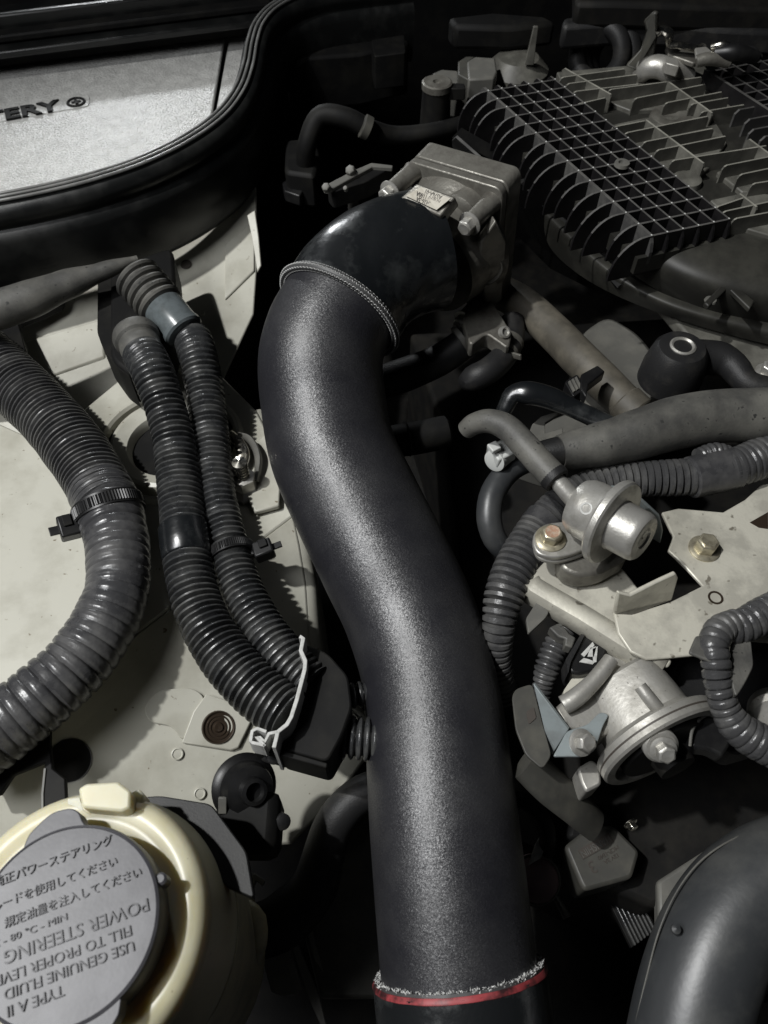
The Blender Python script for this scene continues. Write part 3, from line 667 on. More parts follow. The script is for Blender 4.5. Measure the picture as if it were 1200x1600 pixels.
plate('side_web', [(775, 345, .318), (792, 380, .300), (784, 470, .245), (760, 482, .245), (750, 430, .275), (752, 380, .305)], .3, .006, 'alu_d', tb, bev=.001, down=False)
plate('lower_ear', rounded([(735, 470), (768, 468), (800, 520), (795, 545), (760, 520), (735, 540), (722, 500)], 8), .25, .012, 'alu_d', tb, bev=.002)
lathe('ear_screw', pt(786, 520, .252), V((.4, -.5, .7)), [(.004, 0), (.004, .003), (.0028, .0034), (.0022, .002), (0, .002)], 'steel', tb, n=20)
# paper label on top of the housing
la, lb, lc_, ld_ = pt(658, 292, .338), pt(704, 310, .338), pt(682, 328, .332), pt(634, 306, .332)
lb_o = slab('paper_label', [la, lb, lc_, ld_], .0006, 'label', tb, bev=0)
plate('label_ledge', [(652, 286, .3365), (712, 308, .3365), (688, 338, .3295), (624, 310, .3295)], .33, .010, 'alu_d', tb, bev=.001, down=False)
lx = (lb - la).normalized(); ly = (la - ld_).normalized()
for i, s in enumerate(('A576A-01', 'RME70 1180A', '0426-3A')):
    c = (la + lb) / 2 * (1 - (i + .5) / 3) + (lc_ + ld_) / 2 * ((i + .5) / 3)
    text('label_print', s, c, -lx, -ly, (la - ld_).length * .34, 'ink', lb_o, ext=.0003, sx=.78)
# motor bracket left of the throttle
mb = thing('throttle_lever', 'black throttle lever bracket with bright screws, left of the throttle body', 'lever bracket', pt(570, 290, .31))
plate('lever_plate', rounded([(510, 288), (560, 262), (585, 254), (616, 258), (600, 268), (572, 284), (545, 292), (520, 300)], 5), .318, .012, 'matte', mb, bev=.001)
plate('lever_edge', [(512, 287), (548, 268), (580, 254), (614, 258), (613, 262), (582, 260), (552, 276), (516, 296)], .3205, .003, 'greyplas', mb, bev=.0006)
for a, b, r in ((550, 270, 8), (512, 296, 7), (541, 296, 4)):
    bolt(pt(a, b, .3205), V((-.3, -.4, .8)), W(b, .32, r), 'greyplas', mb, washer=False, h=1.4, name='screw')
tube('lever_post', [(552, 275, .318, 17), (552, 310, .29, 17), (552, 350, .26, 17)], 'rubber', mb, n=14)

# =================================================================== SMALL HOSES BY THE THROTTLE
h1 = thing('vent_hose', 'dark hose with a pale clip, arching left of the throttle body toward the manifold', 'hose', pt(560, 190, .25))
tube('hose_body', [(478, 262, .24, 30), (480, 225, .262, 30), (500, 182, .28, 31), (540, 184, .28, 31), (580, 203, .27, 30), (620, 212, .262, 28), (680, 205, .262, 26), (740, 190, .26, 26)], 'matte', h1, n=20)
lathe('clip', pt(572, 199, .277), (pt(580, 203, .275) - pt(560, 193, .28)), [(.0075, -.003), (.009, -.0028), (.009, .0028), (.0075, .003)], 'coil', h1, n=28)
cn = thing('hose_connector', 'dark boxy connector at the lower end of the arched hose', 'connector', pt(470, 250, .22))
plate('connector_body', rounded([(446, 218), (490, 214), (500, 240), (492, 275), (444, 268)], 8), .245, .03, 'matte', cn, bev=.003)
plate('connector_latch', [(440, 284), (462, 278), (474, 296), (468, 306), (444, 298)], .23, .01, 'black', cn, bev=.001)
eh = thing('elbow_hose', 'small black elbow hose with two bright spring clamps below the throttle body', 'hose', pt(770, 560, .22))
tube('hose_body', [(800, 500, .236, 36), (800, 530, .235, 38), (788, 556, .236, 40), (765, 578, .236, 42), (742, 590, .233, 42), (730, 596, .225, 30)], 'rubber', eh, n=24)
for a, b in ((797, 536), (789, 552)):
    ax = pt(770, 575, .236) - pt(800, 525, .236)
    lathe('spring_clamp', pt(a, b, .236), ax, [(.0082, -.002), (.0092, -.0018), (.0092, .0018), (.0082, .002)], 'alu_d', eh, n=28)
obox('clamp_ear', pt(806, 556, .242), V((.6, -.6, .3)), Z, (.009, .004, .0016), 'alu_d', eh, bev=.0003)
ch = thing('coolant_hose', 'black coolant hose with ridged clamp running behind the pipe below the throttle', 'hose', pt(680, 560, .22))
tube('hose_body', [(560, 610, .215, 56), (620, 590, .215, 54), (680, 566, .222, 50), (720, 540, .232, 48), (750, 515, .24, 42)], 'rubber', ch, n=24)
for a, b in ((722, 532), (734, 524)):
    lathe('clamp_band', pt(a, b, .235), pt(750, 515, .24) - pt(700, 552, .228), [(.0096, -.0022), (.0112, -.0018), (.0112, .0018), (.0096, .0022)], 'greyplas', ch, n=28)
pg = thing('rubber_plug', 'black rounded rubber plug poking out right of the pipe', 'plug', pt(660, 682, .2))
tube('plug_body', [(600, 692, .212, 50), (640, 686, .212, 52), (672, 680, .212, 52), (696, 674, .212, 50), (702, 673, .212, 36)], 'matte', pg, n=28, step=.002)
lathe('plug_bead', pt(636, 686, .212), (pt(696, 674, .212) - pt(600, 692, .212)), [(W(686, .212, 26), -.001), (W(686, .212, 28), 0), (W(686, .212, 26), .001)], 'black', pg, n=28)

# =================================================================== INTAKE MANIFOLD
MZ = .30
im = thing('intake_manifold', 'ribbed black plastic intake manifold cover, lattice of ribs tan in the middle', 'intake manifold', pt(1000, 300, .27))
g00, g10, g01 = pt(763, 142, MZ), pt(873, 127, MZ), pt(1018, 368, MZ)      # far-left, far-right, near-left nodes
ex = pt(1139, 342, MZ) - g01; ey = (g01 - g00)                             # rib direction, cross-bar direction
def gp(i, j, h=0.0): return g00 + ex * i + ey * j + Z * h                  # i across (0..1), j along (0..1)
NR = 16; rows = [j / (NR - 1) for j in range(NR)]
EX = ex.normalized(); EY = ey.normalized(); 
def vert_plate(nm, pts, thick, m, tdir):
    o = slab(nm, [p - tdir * thick / 2 for p in pts], thick, m, im, bev=0, dirv=tdir, smooth=False)
    o.data.materials.append(M['ribtop'] if m != 'tanplas' else M['tantop'])   # upper faces painted paler, as if catching the light
    for f in o.data.polygons:
        if f.normal.z > .55: f.material_index = 1
    return o
# base sheets
RD = .013
base_poly = [gp(-.15, -.06, -RD), gp(3.2, -.06, -RD), gp(3.2, 1.02, -RD), gp(-.15, 1.02, -RD)]
slab('top_deck', base_poly, .012, 'shell', im, bev=0, dirv=-Z)
# dark lattice: 16 long ribs with rounded left ends, 6 cross bars
for k_, j in enumerate(rows):
    r = .024 + .004 * math.sin(k_ * 1.7)
    off = -.02 + .05 * math.sin(k_ * 2.3)
    if k_ in (0, 1): r = .024
    pts = [gp(1.0, j, 0)]
    pts.append(gp(0.02 + off * .3, j, 0))
    base_l = gp(off - .03, j, 0)
    for q in range(9):
        t = math.radians(90 * q / 8)
        pts.append(base_l - EX * r * .85 * math.sin(t) - Z * r * (1 - math.cos(t)))
    pts.append(base_l - EX * r * .85 - Z * (r + .004)); pts.append(gp(1.0, j, -r - .004))
    vert_plate('rib', pts, .0015, 'ribedge' if k_ in (2, 3, 4, 5, 6, 7, 8, 9) and False else 'ribblack', EY)
for c in range(6):
    i = c / 5
    pts = [gp(i, -.055, -.012), gp(i, -.045, -.003), gp(i, -.03, 0), gp(i, 1.0, .0002), gp(i, 1.012, -.004), gp(i, 1.02, -.010), gp(i, 1.02, -RD - .006), gp(i, -.055, -RD - .006)]
    vert_plate('cross_bar', pts, .0022 if c == 0 else .0014, 'ribedge' if c == 0 else 'ribblack', EX)
# pale studs painted as glints where bars meet
vs, fs = [], []
for j in rows:
    for c in range(6):
        p = gp(c / 5, j, .0004); s = .0008
        b = len(vs); vs += [p + EX * s, p + EY * s, p - EX * s, p - EY * s, p + Z * .0005]
        fs += [[b, b + 1, b + 4], [b + 1, b + 2, b + 4], [b + 2, b + 3, b + 4], [b + 3, b, b + 4]]
obj('rib_glint', vs, fs, 'lightgrey', im, smooth=False, kind='stuff')
# tan ribs: given by their two ends in the picture
tan = [(875, 121, 978, 107), (884, 131, 997, 116), (895, 143, 1000, 131), (950, 140, 1098, 120), (990, 154, 1104, 131), (1038, 161, 1130, 143), (1078, 163, 1140, 152), (1094, 175, 1165, 163),
       (955, 199, 1010, 188), (975, 208, 1108, 181), (1004, 222, 1116, 200), (1024, 235, 1136, 212), (1048, 251, 1200, 227), (1130, 259, 1215, 242), (1154, 273, 1220, 259), (1174, 287, 1220, 280),
       (1117, 324, 1164, 308), (1128, 331, 1215, 312), (1145, 342, 1220, 328), (900, 163, 948, 152)]
for (a, b, c, d) in tan:
    A, B = pt(a, b, MZ), pt(c, d, MZ); t = (B - A).normalized()
    pts = [A + t * .003, B, B - Z * .013, A - Z * .013]
    pts = [A - Z * .013, A - Z * .003, A + t * .0012 - Z * .0008, A + t * .003, B - t * .0015, B - Z * .002, B - Z * .013]
    vert_plate('rib', pts, .0012, 'tanplas', V((-t.y, t.x, 0)))
for (a, b, c, d) in ((880, 105, 956, 148), (1040, 124, 1114, 177), (1007, 185, 1101, 256), (1168, 215, 1205, 242), (1153, 300, 1184, 324)):
    A, B = pt(a, b, MZ + .0003), pt(c, d, MZ + .0003); t = (B - A).normalized()
    vert_plate('cross_bar', [A - Z * .013, A - Z * .002, A + t * .002, B - t * .001, B - Z * .002, B - Z * .016], .0015, 'tanplas', V((-t.y, t.x, 0)))
# tan floors between the ribs, with dark gaps between them
def floor(pp, z=MZ - .0095): plate('floor_panel', pp, z, .006, 'tanplas', im, bev=.001)
floor([(870, 112), (1092, 92), (1150, 160), (1165, 178), (1085, 182), (1060, 168), (985, 172), (955, 160), (900, 170)])
floor([(950, 196), (1010, 183), (1112, 180), (1128, 205), (1136, 222), (1108, 262), (1080, 282), (1040, 262)])
floor([(1120, 268), (1230, 235), (1230, 300), (1160, 300)])
floor([(1110, 312), (1165, 300), (1230, 305), (1230, 375), (1150, 352)])
lathe('bolt_seat', pt(1048, 182, MZ - .010), Z, [(.016, -.002), (.015, .001), (.008, .0015), (.006, .0005), (0, .0005)], 'alu_d', im, n=32)
lathe('bolt_seat', pt(972, 256, MZ + .001), Z, [(.0055, -.001), (.005, .0012), (.0028, .0012), (.0024, -.0005), (0, -.0005)], 'greyplas', im, n=24)
lathe('bolt_seat', pt(1072, 285, MZ - .012), Z, [(.011, -.002), (.010, .003), (.006, .004), (0, .003)], 'tanplas', im, n=28)
# second dark lattice at the right edge
q00, q10, q01 = pt(1108, 112, MZ + .003), pt(1210, 92, MZ + .003), pt(1240, 196, MZ + .003)
fx, fy = q10 - q00, q01 - q00
for i in range(8):
    A = q00 + fy * i / 7; t = fx.normalized(); pts = [A - Z * .012, A, A + fx * 1.2, A + fx * 1.2 - Z * .012]
    vert_plate('rib', pts, .0016, 'ribblack', fy.normalized())
for i in range(6):
    A = q00 + fx * i / 5 - fy.normalized() * .004; pts = [A - Z * .012, A + Z * .0003, A + fy * 1.02, A + fy * 1.02 - Z * .012]
    vert_plate('cross_bar', pts, .0026 if i == 0 else .0016, 'ribblack', fx.normalized())
for i, (a, b) in enumerate(((1150, 172), (1166, 187), (1172, 203), (1190, 214))):
    A = pt(a, b, MZ); pts = [A - Z * .014, A - Z * .003, A + EX * .003, A + EX * .05, A + EX * .05 - Z * .014]
    vert_plate('rib', pts, .0016, 'ribedge', EY)
# front shell: smooth shoulder and lip below the ribs
sh = [(930, 395, .262), (1018, 432, .268), (1060, 412, .286), (1120, 392, .288), (1230, 372, .288), (1230, 470, .276), (1140, 462, .268), (1070, 448, .262), (1010, 425, .256)]
vs = []; 
rowsA = [[(880, 340, .250), (940, 392, .252), (985, 428, .254), (1040, 462, .254), (1110, 492, .254), (1230, 512, .254)],
         [(890, 325, .262), (950, 380, .262), (995, 418, .264), (1050, 448, .266), (1120, 472, .268), (1230, 488, .270)],
         [(915, 322, .272), (975, 380, .272), (1015, 412, .276), (1065, 428, .281), (1130, 445, .283), (1230, 452, .284)],
         [(960, 325, .284), (1010, 370, .284), (1040, 388, .286), (1085, 392, .2875), (1140, 395, .288), (1230, 380, .288)],
         [(980, 300, .285), (1050, 345, .285), (1080, 360, .286), (1110, 362, .287), (1160, 358, .287), (1230, 340, .287)]]
def loft(nm, rws, m, parent, **k):
    n = len(rws[0]); vs = [pt(*p) for r in rws for p in r]
    fs = [[i * n + j, i * n + j + 1, (i + 1) * n + j + 1, (i + 1) * n + j] for i in range(len(rws) - 1) for j in range(n - 1)]
    o = obj(nm, vs, fs, m, parent, sharp=180, **k)
    sd = o.modifiers.new('smooth', 'SUBSURF'); sd.levels = 3; sd.render_levels = 3
    return o
loft('front_shell', rowsA, 'shell', im)
lip = [[(862, 328, .256), (925, 388, .256), (975, 428, .256), (1035, 460, .256), (1105, 484, .256), (1240, 508, .256)],
       [(852, 332, .256), (915, 394, .256), (968, 436, .256), (1030, 468, .256), (1100, 492, .256), (1240, 520, .256)],
       [(850, 340, .252), (912, 402, .252), (965, 444, .252), (1028, 478, .252), (1098, 502, .252), (1240, 535, .252)],
       [(850, 385, .230), (905, 432, .232), (960, 462, .236), (1030, 490, .240), (1096, 512, .242), (1240, 550, .243)]]
loft('lower_lip', lip, 'shell', im)
plate('shell_gusset', [(1100, 472), (1134, 438), (1140, 436), (1180, 470), (1172, 482), (1138, 448), (1108, 478)], .278, .004, 'shell', im, bev=.001)
lathe('gusset_rivet', pt(1110, 470, .276), Z, [(.004, 0), (.0035, .0012), (0, .0016)], 'greyplas', im, n=16)
plate('left_fin', [(706, 220, .285), (712, 215, .29), (752, 250, .280), (768, 268, .270), (740, 262, .262), (708, 240, .268)], .28, .002, 'ribedge', im, bev=0, down=False)
slab('side_wall', [pt(706, 215, .285), pt(790, 262, .262), pt(860, 335, .255), pt(965, 450, .250), pt(940, 460, .19), pt(860, 420, .17), pt(740, 300, .17)], .01, 'matte', im, bev=0)
# dark boss and flange in front of the manifold
ms = thing('mount_boss', 'black rubber mount boss with a steel eyelet, in front of the manifold', 'mount', pt(1070, 560, .24))
bc = pt(1067, 541, .262)
lathe('boss_body', bc - Z * .03, Z, [(.0205, 0), (.0200, .012), (.0172, .026), (.0145, .0295), (.0085, .030)], 'rubber', ms, n=40)
lathe('eyelet', bc, Z, [(.0082, -.003), (.0082, .0006), (.0070, .0012), (.0058, .0004), (.0050, -.003), (.003, -.004), (0, -.004)], 'steel', ms, n=32)
tube('mount_arm', [(1080, 560, .245, 60), (1120, 560, .246, 54), (1145, 572, .246, 46), (1170, 600, .244, 40), (1220, 612, .244, 40)], 'rubber', ms, n=20)
hf = thing('head_flange', 'dull dusty cream metal flange under the manifold lip at right', 'flange', pt(1130, 540, .23))
plate('flange_plate', [(1030, 470), (1090, 490), (1230, 520), (1230, 640), (1190, 612), (1160, 590), (1130, 570), (1080, 530)], .238, .01, 'tanplas', hf, bev=.002)
bolt(pt(1200, 583, .238), Z, .006, 'steel', hf)
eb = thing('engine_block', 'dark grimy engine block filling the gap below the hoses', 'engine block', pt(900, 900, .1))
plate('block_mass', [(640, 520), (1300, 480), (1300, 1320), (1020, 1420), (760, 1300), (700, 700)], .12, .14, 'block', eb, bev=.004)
plate('cam_cover', rounded([(905, 520), (950, 490), (1000, 520), (1060, 600), (1000, 640), (960, 660), (900, 640)], 20), .205, .05, 'greyplas', eb, bev=.004)
plate('cam_ledge', rounded([(850, 660), (900, 640), (960, 630), (990, 660), (960, 700), (860, 720), (800, 700)], 10), .205, .03, 'greyplas', eb, bev=.003)

# =================================================================== HOSES ON THE RIGHT
br_h = thing('breather_hose', 'brown dusty hose with a black clip, running down from behind the throttle', 'hose', pt(900, 540, .24))
tube('hose_body', [(780, 455, .232, 52), (820, 478, .234, 54), (868, 522, .236, 56), (905, 560, .238, 58), (938, 592, .238, 58), (975, 628, .236, 56), (1010, 660, .232, 54)], 'tan_rubber', br_h, n=28)
lathe('joint_band', pt(985, 637, .236), pt(1010, 660, .232) - pt(938, 592, .238), [(W(637, .236, 28), -.006), (W(637, .236, 30), -.005), (W(637, .236, 30), .006), (W(637, .236, 28), .007)], 'tan_rubber', br_h, n=32)
hc = thing('hose_clip', 'black plastic clip gripping the brown dusty hose', 'clip', pt(905, 600, .25))
plate('clip_body', rounded([(882, 596), (902, 584), (916, 606), (896, 620)], 4), .262, .01, 'black', hc, bev=.001)
plate('clip_arm', [(908, 584), (934, 570), (946, 580), (920, 600), (916, 620), (906, 606)], .264, .008, 'black', hc, bev=.001)
for k_ in range(3):
    plate('clip_tooth', [(888 + 5 * k_, 596 - 3 * k_), (891 + 5 * k_, 594 - 3 * k_), (899 + 5 * k_, 610 - 3 * k_), (896 + 5 * k_, 612 - 3 * k_)], .2632, .0012, 'greyplas', hc, bev=0)
gh = thing('heater_hose', 'thick dusty grey hose sweeping in from the right edge above the conduit', 'hose', pt(1000, 680, .255))
tube('hose_body', [(874, 706, .256, 52), (884, 704, .256, 56), (900, 702, .256, 62), (950, 692, .257, 72), (1000, 678, .258, 80), (1060, 660, .258, 84), (1130, 650, .257, 84), (1250, 648, .256, 86)], 'rubgrey', gh, n=40)
tube('hose_stub', [(830, 716, .252, 40), (860, 708, .255, 46), (886, 704, .256, 50)], 'rubber', gh, n=28)
cvh = tube('curved_hose', [(880, 715, .246, 34), (840, 716, .246, 36), (800, 732, .245, 38), (772, 766, .243, 40), (764, 805, .238, 40), (772, 840, .230, 38), (790, 862, .220, 34)], 'bigpipe', n=28)
tag(cvh, 'short black hose curling down in a C shape left of the regulator', 'hose')
vh = thing('vacuum_hose', 'grey rubber vacuum hose curving over to the regulator nipple', 'hose', pt(800, 690, .27))
tube('hose_body', [(728, 672, .272, 30), (742, 662, .278, 34), (765, 658, .283, 38), (792, 668, .285, 41), (820, 696, .285, 43), (845, 724, .284, 44), (868, 748, .283, 45)], 'rubgrey', vh, n=32, step=.002)
eax = (pt(868, 748, .283) - pt(840, 720, .284)).normalized()
lathe('hose_mouth', pt(866, 746, .283), eax, [(W(748, .283, 22.5), -.002), (W(748, .283, 23.5), 0), (W(748, .283, 22), .0025), (W(748, .283, 16), .003), (W(748, .283, 14), -.002)], 'rubber', vh, n=32)
fh = thing('folded_hose', 'shiny black flattened hose with a sharp kink, above the vacuum hose', 'hose', pt(860, 630, .26))
tube('hose_body', [(780, 655, .255, 20), (790, 636, .262, 26), (802, 616, .268, 30), (826, 614, .270, 38), (860, 622, .268, 36), (900, 640, .264, 30), (960, 668, .26, 30)], 'silicone', fh, n=20, step=.002, flat=(1, .8))
wc = thing('wire_connector', 'small pale grey plug connector beside the vacuum hose', 'connector', pt(780, 705, .25))
obox('connector_shell', pt(783, 708, .258), pt(800, 700, .25) - pt(766, 716, .25), Z, (.013, .008, .012), 'white_plas', wc, bev=.001)
obox('connector_latch', pt(772, 699, .266), pt(800, 700, .25) - pt(766, 716, .25), Z, (.006, .003, .006), 'white_plas', wc, bev=.0006)
lathe('connector_neck', pt(778, 716, .256), V((-.5, -.6, .2)), [(.0065, -.006), (.0065, .004), (.005, .0045), (0, .0045)], 'white_plas', wc, n=24)
tabs = plate('bracket_tab', [(832, 662), (846, 650), (880, 640), (868, 650), (852, 660), (852, 676), (880, 668), (880, 690), (846, 690), (822, 686)], .246, .003, 'greyplas', bev=.0006)
tag(tabs, 'small grey metal tab under the kinked black hose', 'bracket')
GR = 'corrugated conduits on the right'
rc = thing('corrugated_conduit', 'dusty grey corrugated conduit running from the right edge down behind the regulator', 'conduit', pt(950, 760, .23))
corr('conduit_sleeve', [(1270, 690, .246, 66, .4), (1200, 712, .246, 66, .4), (1150, 730, .246, 64, .25), (1100, 742, .245, 62, .2), (1060, 746, .244, 58, 1), (1010, 748, .243, 56, 1), (950, 754, .241, 54, 1), (900, 770, .238, 54, 1), (862, 800, .234, 56, 1), (830, 840, .231, 62, 1), (804, 888, .229, 66, 1), (788, 930, .226, 62, 1), (779, 980, .218, 52, 1), (778, 1030, .20, 46, 1), (790, 1090, .17, 42, 1)], 'conduit', rc, pitch=.0040, depth_=.26, groove=.26, n=36)
lathe('tape_wrap', pt(1112, 739, .245), pt(1150, 730, .246) - pt(1080, 745, .245), [(W(740, .245, 30), -.014), (W(740, .245, 33), -.013), (W(740, .245, 34), 0), (W(740, .245, 33), .015), (W(740, .245, 30), .016)], 'tape', rc, n=32)
lathe('tape_wrap', pt(846, 818, .2325), pt(862, 800, .234) - pt(830, 840, .231), [(W(820, .233, 29), -.004), (W(820, .233, 31), -.0036), (W(820, .233, 31), .0036), (W(820, .233, 29), .004)], 'tape', rc, n=32)
cc = thing('corrugated_conduit', 'short branch of corrugated conduit between the grey hose and right conduit', 'conduit', pt(1115, 705, .24))
corr('conduit_sleeve', [(1090, 716, .25, 30, 1), (1118, 708, .25, 34, 1), (1145, 716, .247, 32, 1), (1160, 730, .243, 30, 1)], 'conduit', cc, pitch=.0031, depth_=.16)

# =================================================================== FUEL RAIL PLATE
PZ = .236
fr_ = thing('rail_cover', 'stained beige metal cover plate with folded tabs and bolt, under the regulator', 'metal plate', pt(1080, 950, PZ))
plA = rounded([(830, 912), (836, 892), (872, 856), (920, 850), (975, 890), (1010, 935), (970, 955), (970, 990), (995, 1014), (1052, 1030), (1044, 1044), (1003, 1018), (925, 968)], 8)
plate('lower_plate', plA, PZ - .004, .003, 'zinc', fr_, bev=.001)
# rolled front edge
vs, fs = [], []
edge = [(829, 902), (836, 911), (870, 931), (912, 955), (960, 985), (1003, 1012), (1042, 1036)]
pr = [(-.006, -.0032), (0, -.0032), (.003, -.0045), (.0046, -.008), (.0048, -.016), (.0042, -.017)]
for i, (a, b) in enumerate(edge):
    p = pt(a, b, PZ); q0, q1 = pt(*edge[max(0, i - 1)], PZ), pt(*edge[min(len(edge) - 1, i + 1)], PZ)
    t = (q1 - q0).normalized(); nr = V((t.y, -t.x, 0)); nr = nr if nr.y < 0 else -nr
    for o_, h_ in pr: vs.append(p + nr * o_ + Z * h_)
q = len(pr)
for i in range(len(edge) - 1):
    for j in range(q - 1): fs.append([i * q + j, i * q + j + 1, (i + 1) * q + j + 1, (i + 1) * q + j])
o = obj('rolled_edge', vs, fs, 'zinc', fr_)
sd = o.modifiers.new('thick', 'SOLIDIFY'); sd.thickness = .002
plB = [(1034, 800), (1060, 794), (1130, 800), (1165, 780), (1190, 757), (1280, 740), (1280, 1010), (1170, 1000), (1100, 1022), (1060, 1026), (1010, 1030), (985, 1018), (966, 990), (959, 955), (968, 948), (990, 958), (1048, 940), (1098, 915), (1070, 885), (1044, 860), (1052, 838)]
plate('upper_plate', plB, PZ, .0025, 'zinc', fr_, bev=.0008)
# upright tabs at the slot
tabF = [pt(966, 926, PZ + .020), pt(985, 930, PZ + .017), pt(1030, 908, PZ + .021), pt(1056, 896, PZ + .022), pt(1060, 904, PZ + .018), pt(1050, 938, PZ), pt(990, 962, PZ), pt(960, 960, PZ)]
slab('front_tab', tabF, .0024, 'zinc', fr_, bev=.0008)
tabB = [pt(942, 772, PZ + .036), pt(956, 762, PZ + .038), pt(984, 764, PZ + .036), pt(1030, 806, PZ + .022), pt(1036, 830, PZ + .012), pt(1032, 850, PZ + .002), pt(1012, 838, PZ + .004), pt(975, 806, PZ + .016), pt(948, 790, PZ + .026)]
slab('rear_tab', tabB, .0024, 'bluesteel', fr_, bev=.0008)
bolt(pt(1100, 858, PZ), V((0, 0, 1)), W(855, PZ, 17), 'bolt', fr_, h=1.15)
lathe('vent_slot', pt(1118, 934, PZ), Z, [(.0042, -.0005), (.0040, .0004), (.0030, .0003), (.0024, -.002), (0, -.002)], 'hole', fr_, n=20)
for k_ in range(5):
    c = (rnd.uniform(1080, 1180), rnd.uniform(830, 990))
plate('edge_notch', [(1172, 816), (1200, 800), (1200, 826), (1186, 824)], PZ + .0005, .0004, 'hole', fr_, bev=0)
# =================================================================== FUEL PRESSURE REGULATOR
rg = thing('fuel_regulator', 'round steel fuel pressure regulator with flange and nipple, on the beige plate', 'regulator', pt(950, 840, PZ))
fc, dc = pt(905, 792, .272), pt(950, 836, .272)       # body centre line
ax = V((.68, -.68, .20)).normalized()
Rr = W(820, .272, 70)
def rp(px, z): return px
nb_ = pt(868, 748, .283); nbx = (pt(910, 796, .275) - nb_)
nl = nbx.length
lathe('nipple', nb_, nbx, [(W(760, .28, 12), -.006), (W(760, .28, 13), .002), (W(760, .28, 14), .004), (W(760, .28, 14.5), nl * .75), (W(760, .28, 17), nl * .8), (W(760, .28, 17), nl)], 'steel', rg, n=32)
b0 = pt(902, 787, .272)
Rb = W(800, .272, 48)
lathe('regulator_body', b0, ax, [(0, -.002), (Rb * .5, -.0015), (Rb * .86, .0005), (Rb * .97, .004), (Rb, .008), (Rb, .0185), (Rb * 1.06, .0200)], 'steel', rg, n=56)
d0 = b0 + ax * .0215
lathe('flange_disc', d0, ax, [(Rb * .9, -.004), (Rr * .96, -.0030), (Rr * 1.0, -.0018), (Rr * 1.0, .0012), (Rr * .96, .0022), (Rr * .72, .0030), (Rr * .6, .003)], 'steel', rg, n=64)
c0 = d0 + ax * .002
Rc = W(840, .272, 41)
lathe('diaphragm_cap', c0, ax, [(Rc * 1.06, 0), (Rc, .002), (Rc * .985, .0125), (Rc * .95, .0148), (Rc * .86, .0162), (Rc * .74, .0166), (Rc * .5, .0162), (Rc * .42, .0165), (Rc * .35, .0156), (Rc * .06, .0152), (0, .0157)], 'steel', rg, n=56)
pm = b0 + ax * .012; pnn = (V((0, 0, CAMZ)) - pm); pnn = (pnn - ax * pnn.dot(ax)).normalized()
lathe('port_mark', pm + pnn * Rb * .985, pnn, [(.0034, -.0004), (.0032, .0004), (.0024, .0005), (.0019, -.0002), (0, -.0002)], 'lightgrey', rg, n=24)
plate('mount_base', rounded([(872, 855), (900, 830), (960, 850), (985, 870), (940, 895), (905, 900), (876, 888)], 12), PZ + .012, .014, 'alu_d', rg, bev=.002)
ear = rounded([(834, 832), (850, 818), (900, 812), (930, 850), (900, 864), (868, 872), (840, 866), (832, 850)], 14)
plate('mount_ear', ear, PZ + .020, .0035, 'steel', rg, bev=.0008)
plate('lower_ear', [(a + 1, b + 7) for a, b in ear], PZ + .0160, .003, 'alu', rg, bev=.0008)
bolt(pt(860, 842, PZ + .020), Z, W(840, PZ + .02, 17), 'bolt', rg, face='rust', h=.95)
lathe('rear_screw', pt(968, 789, .272), Z, [(.0062, -.004), (.0062, .001), (.005, .002), (.003, .0018), (0, .0018)], 'rust', rg, n=24)

# =================================================================== METAL PUMP HOUSING
ph = thing('pump_housing', 'cast aluminium pump housing with bolted round flange, below the beige plate', 'pump housing', pt(1000, 1130, .17))
p0, p1 = pt(970, 1072, .208), pt(1034, 1164, .212)
pax = (p1 - p0).normalized(); pl = (p1 - p0).length
Rp = W(1110, .21, 80); Rf = W(1150, .21, 104)
lathe('housing_body', p0, pax, [(0, -.002), (Rp * .80, -.0015), (Rp * .88, .001), (Rp * .92, pl * .45), (Rp * .93, pl * .72), (Rp * 1.02, pl * .80), (Rp * 1.05, pl * .84)], 'alu', ph, n=64, fn=lambda t, r, h: (abs(math.cos(t - .5)) ** 3.5 + abs(math.sin(t - .5)) ** 3.5) ** (-1 / 3.5) * (.97 + .02 * math.sin(5 * t)))
lathe('flange_ring', p0 + pax * pl * .82, pax, [(Rp * .8, -.001), (Rf * .97, 0), (Rf, .001), (Rf, .0075), (Rf * .97, .0088), (Rf * .84, .009), (Rf * .80, .004), (Rf * .4, -.004), (0, -.004)], 'alu', ph, n=72)
lathe('gasket_line', p0 + pax * (pl * .82 + .0044), pax, [(Rf * 1.001, -.0005), (Rf * 1.003, 0), (Rf * 1.001, .0005)], 'ink', ph, n=72)
lathe('pump_rotor', p0 + pax * (pl * .82 + .004), pax, [(Rf * .7, 0), (Rf * .68, .006), (Rf * .3, .008), (Rf * .28, .016), (0, .017)], 'block', ph, n=48)
bax = (pax * .6 + (V((0, 0, CAMZ)) - pt(1036, 1170, .236)).normalized() * .8).normalized()
lathe('bolt_boss', pt(1034, 1168, .236) - bax * .012, bax, [(.0085, -.010), (.0085, .0105), (.0072, .0118), (0, .0118)], 'alu', ph, n=28)
bolt(pt(1036, 1171, .236), bax, W(1176, .236, 15), 'steel', ph, h=1.2)
bolt(pt(985, 1286, .17), (pax * .9 + V((0, -.1, .2))), W(1286, .17, 8), 'chrome', ph, h=1.0)
ua = rounded([(866, 1106), (888, 1088), (925, 1058), (958, 1022), (1000, 1036), (1052, 1084), (1056, 1126), (990, 1112), (944, 1150), (914, 1140), (886, 1140)], 8)
plate('upper_arm', ua, .222, .02, 'alu', ph, bev=.003)
tube('casting_rib', [(955, 1030, .232, 24), (930, 1062, .230, 26), (900, 1090, .228, 30), (880, 1102, .226, 30)], 'alu', ph, n=20)
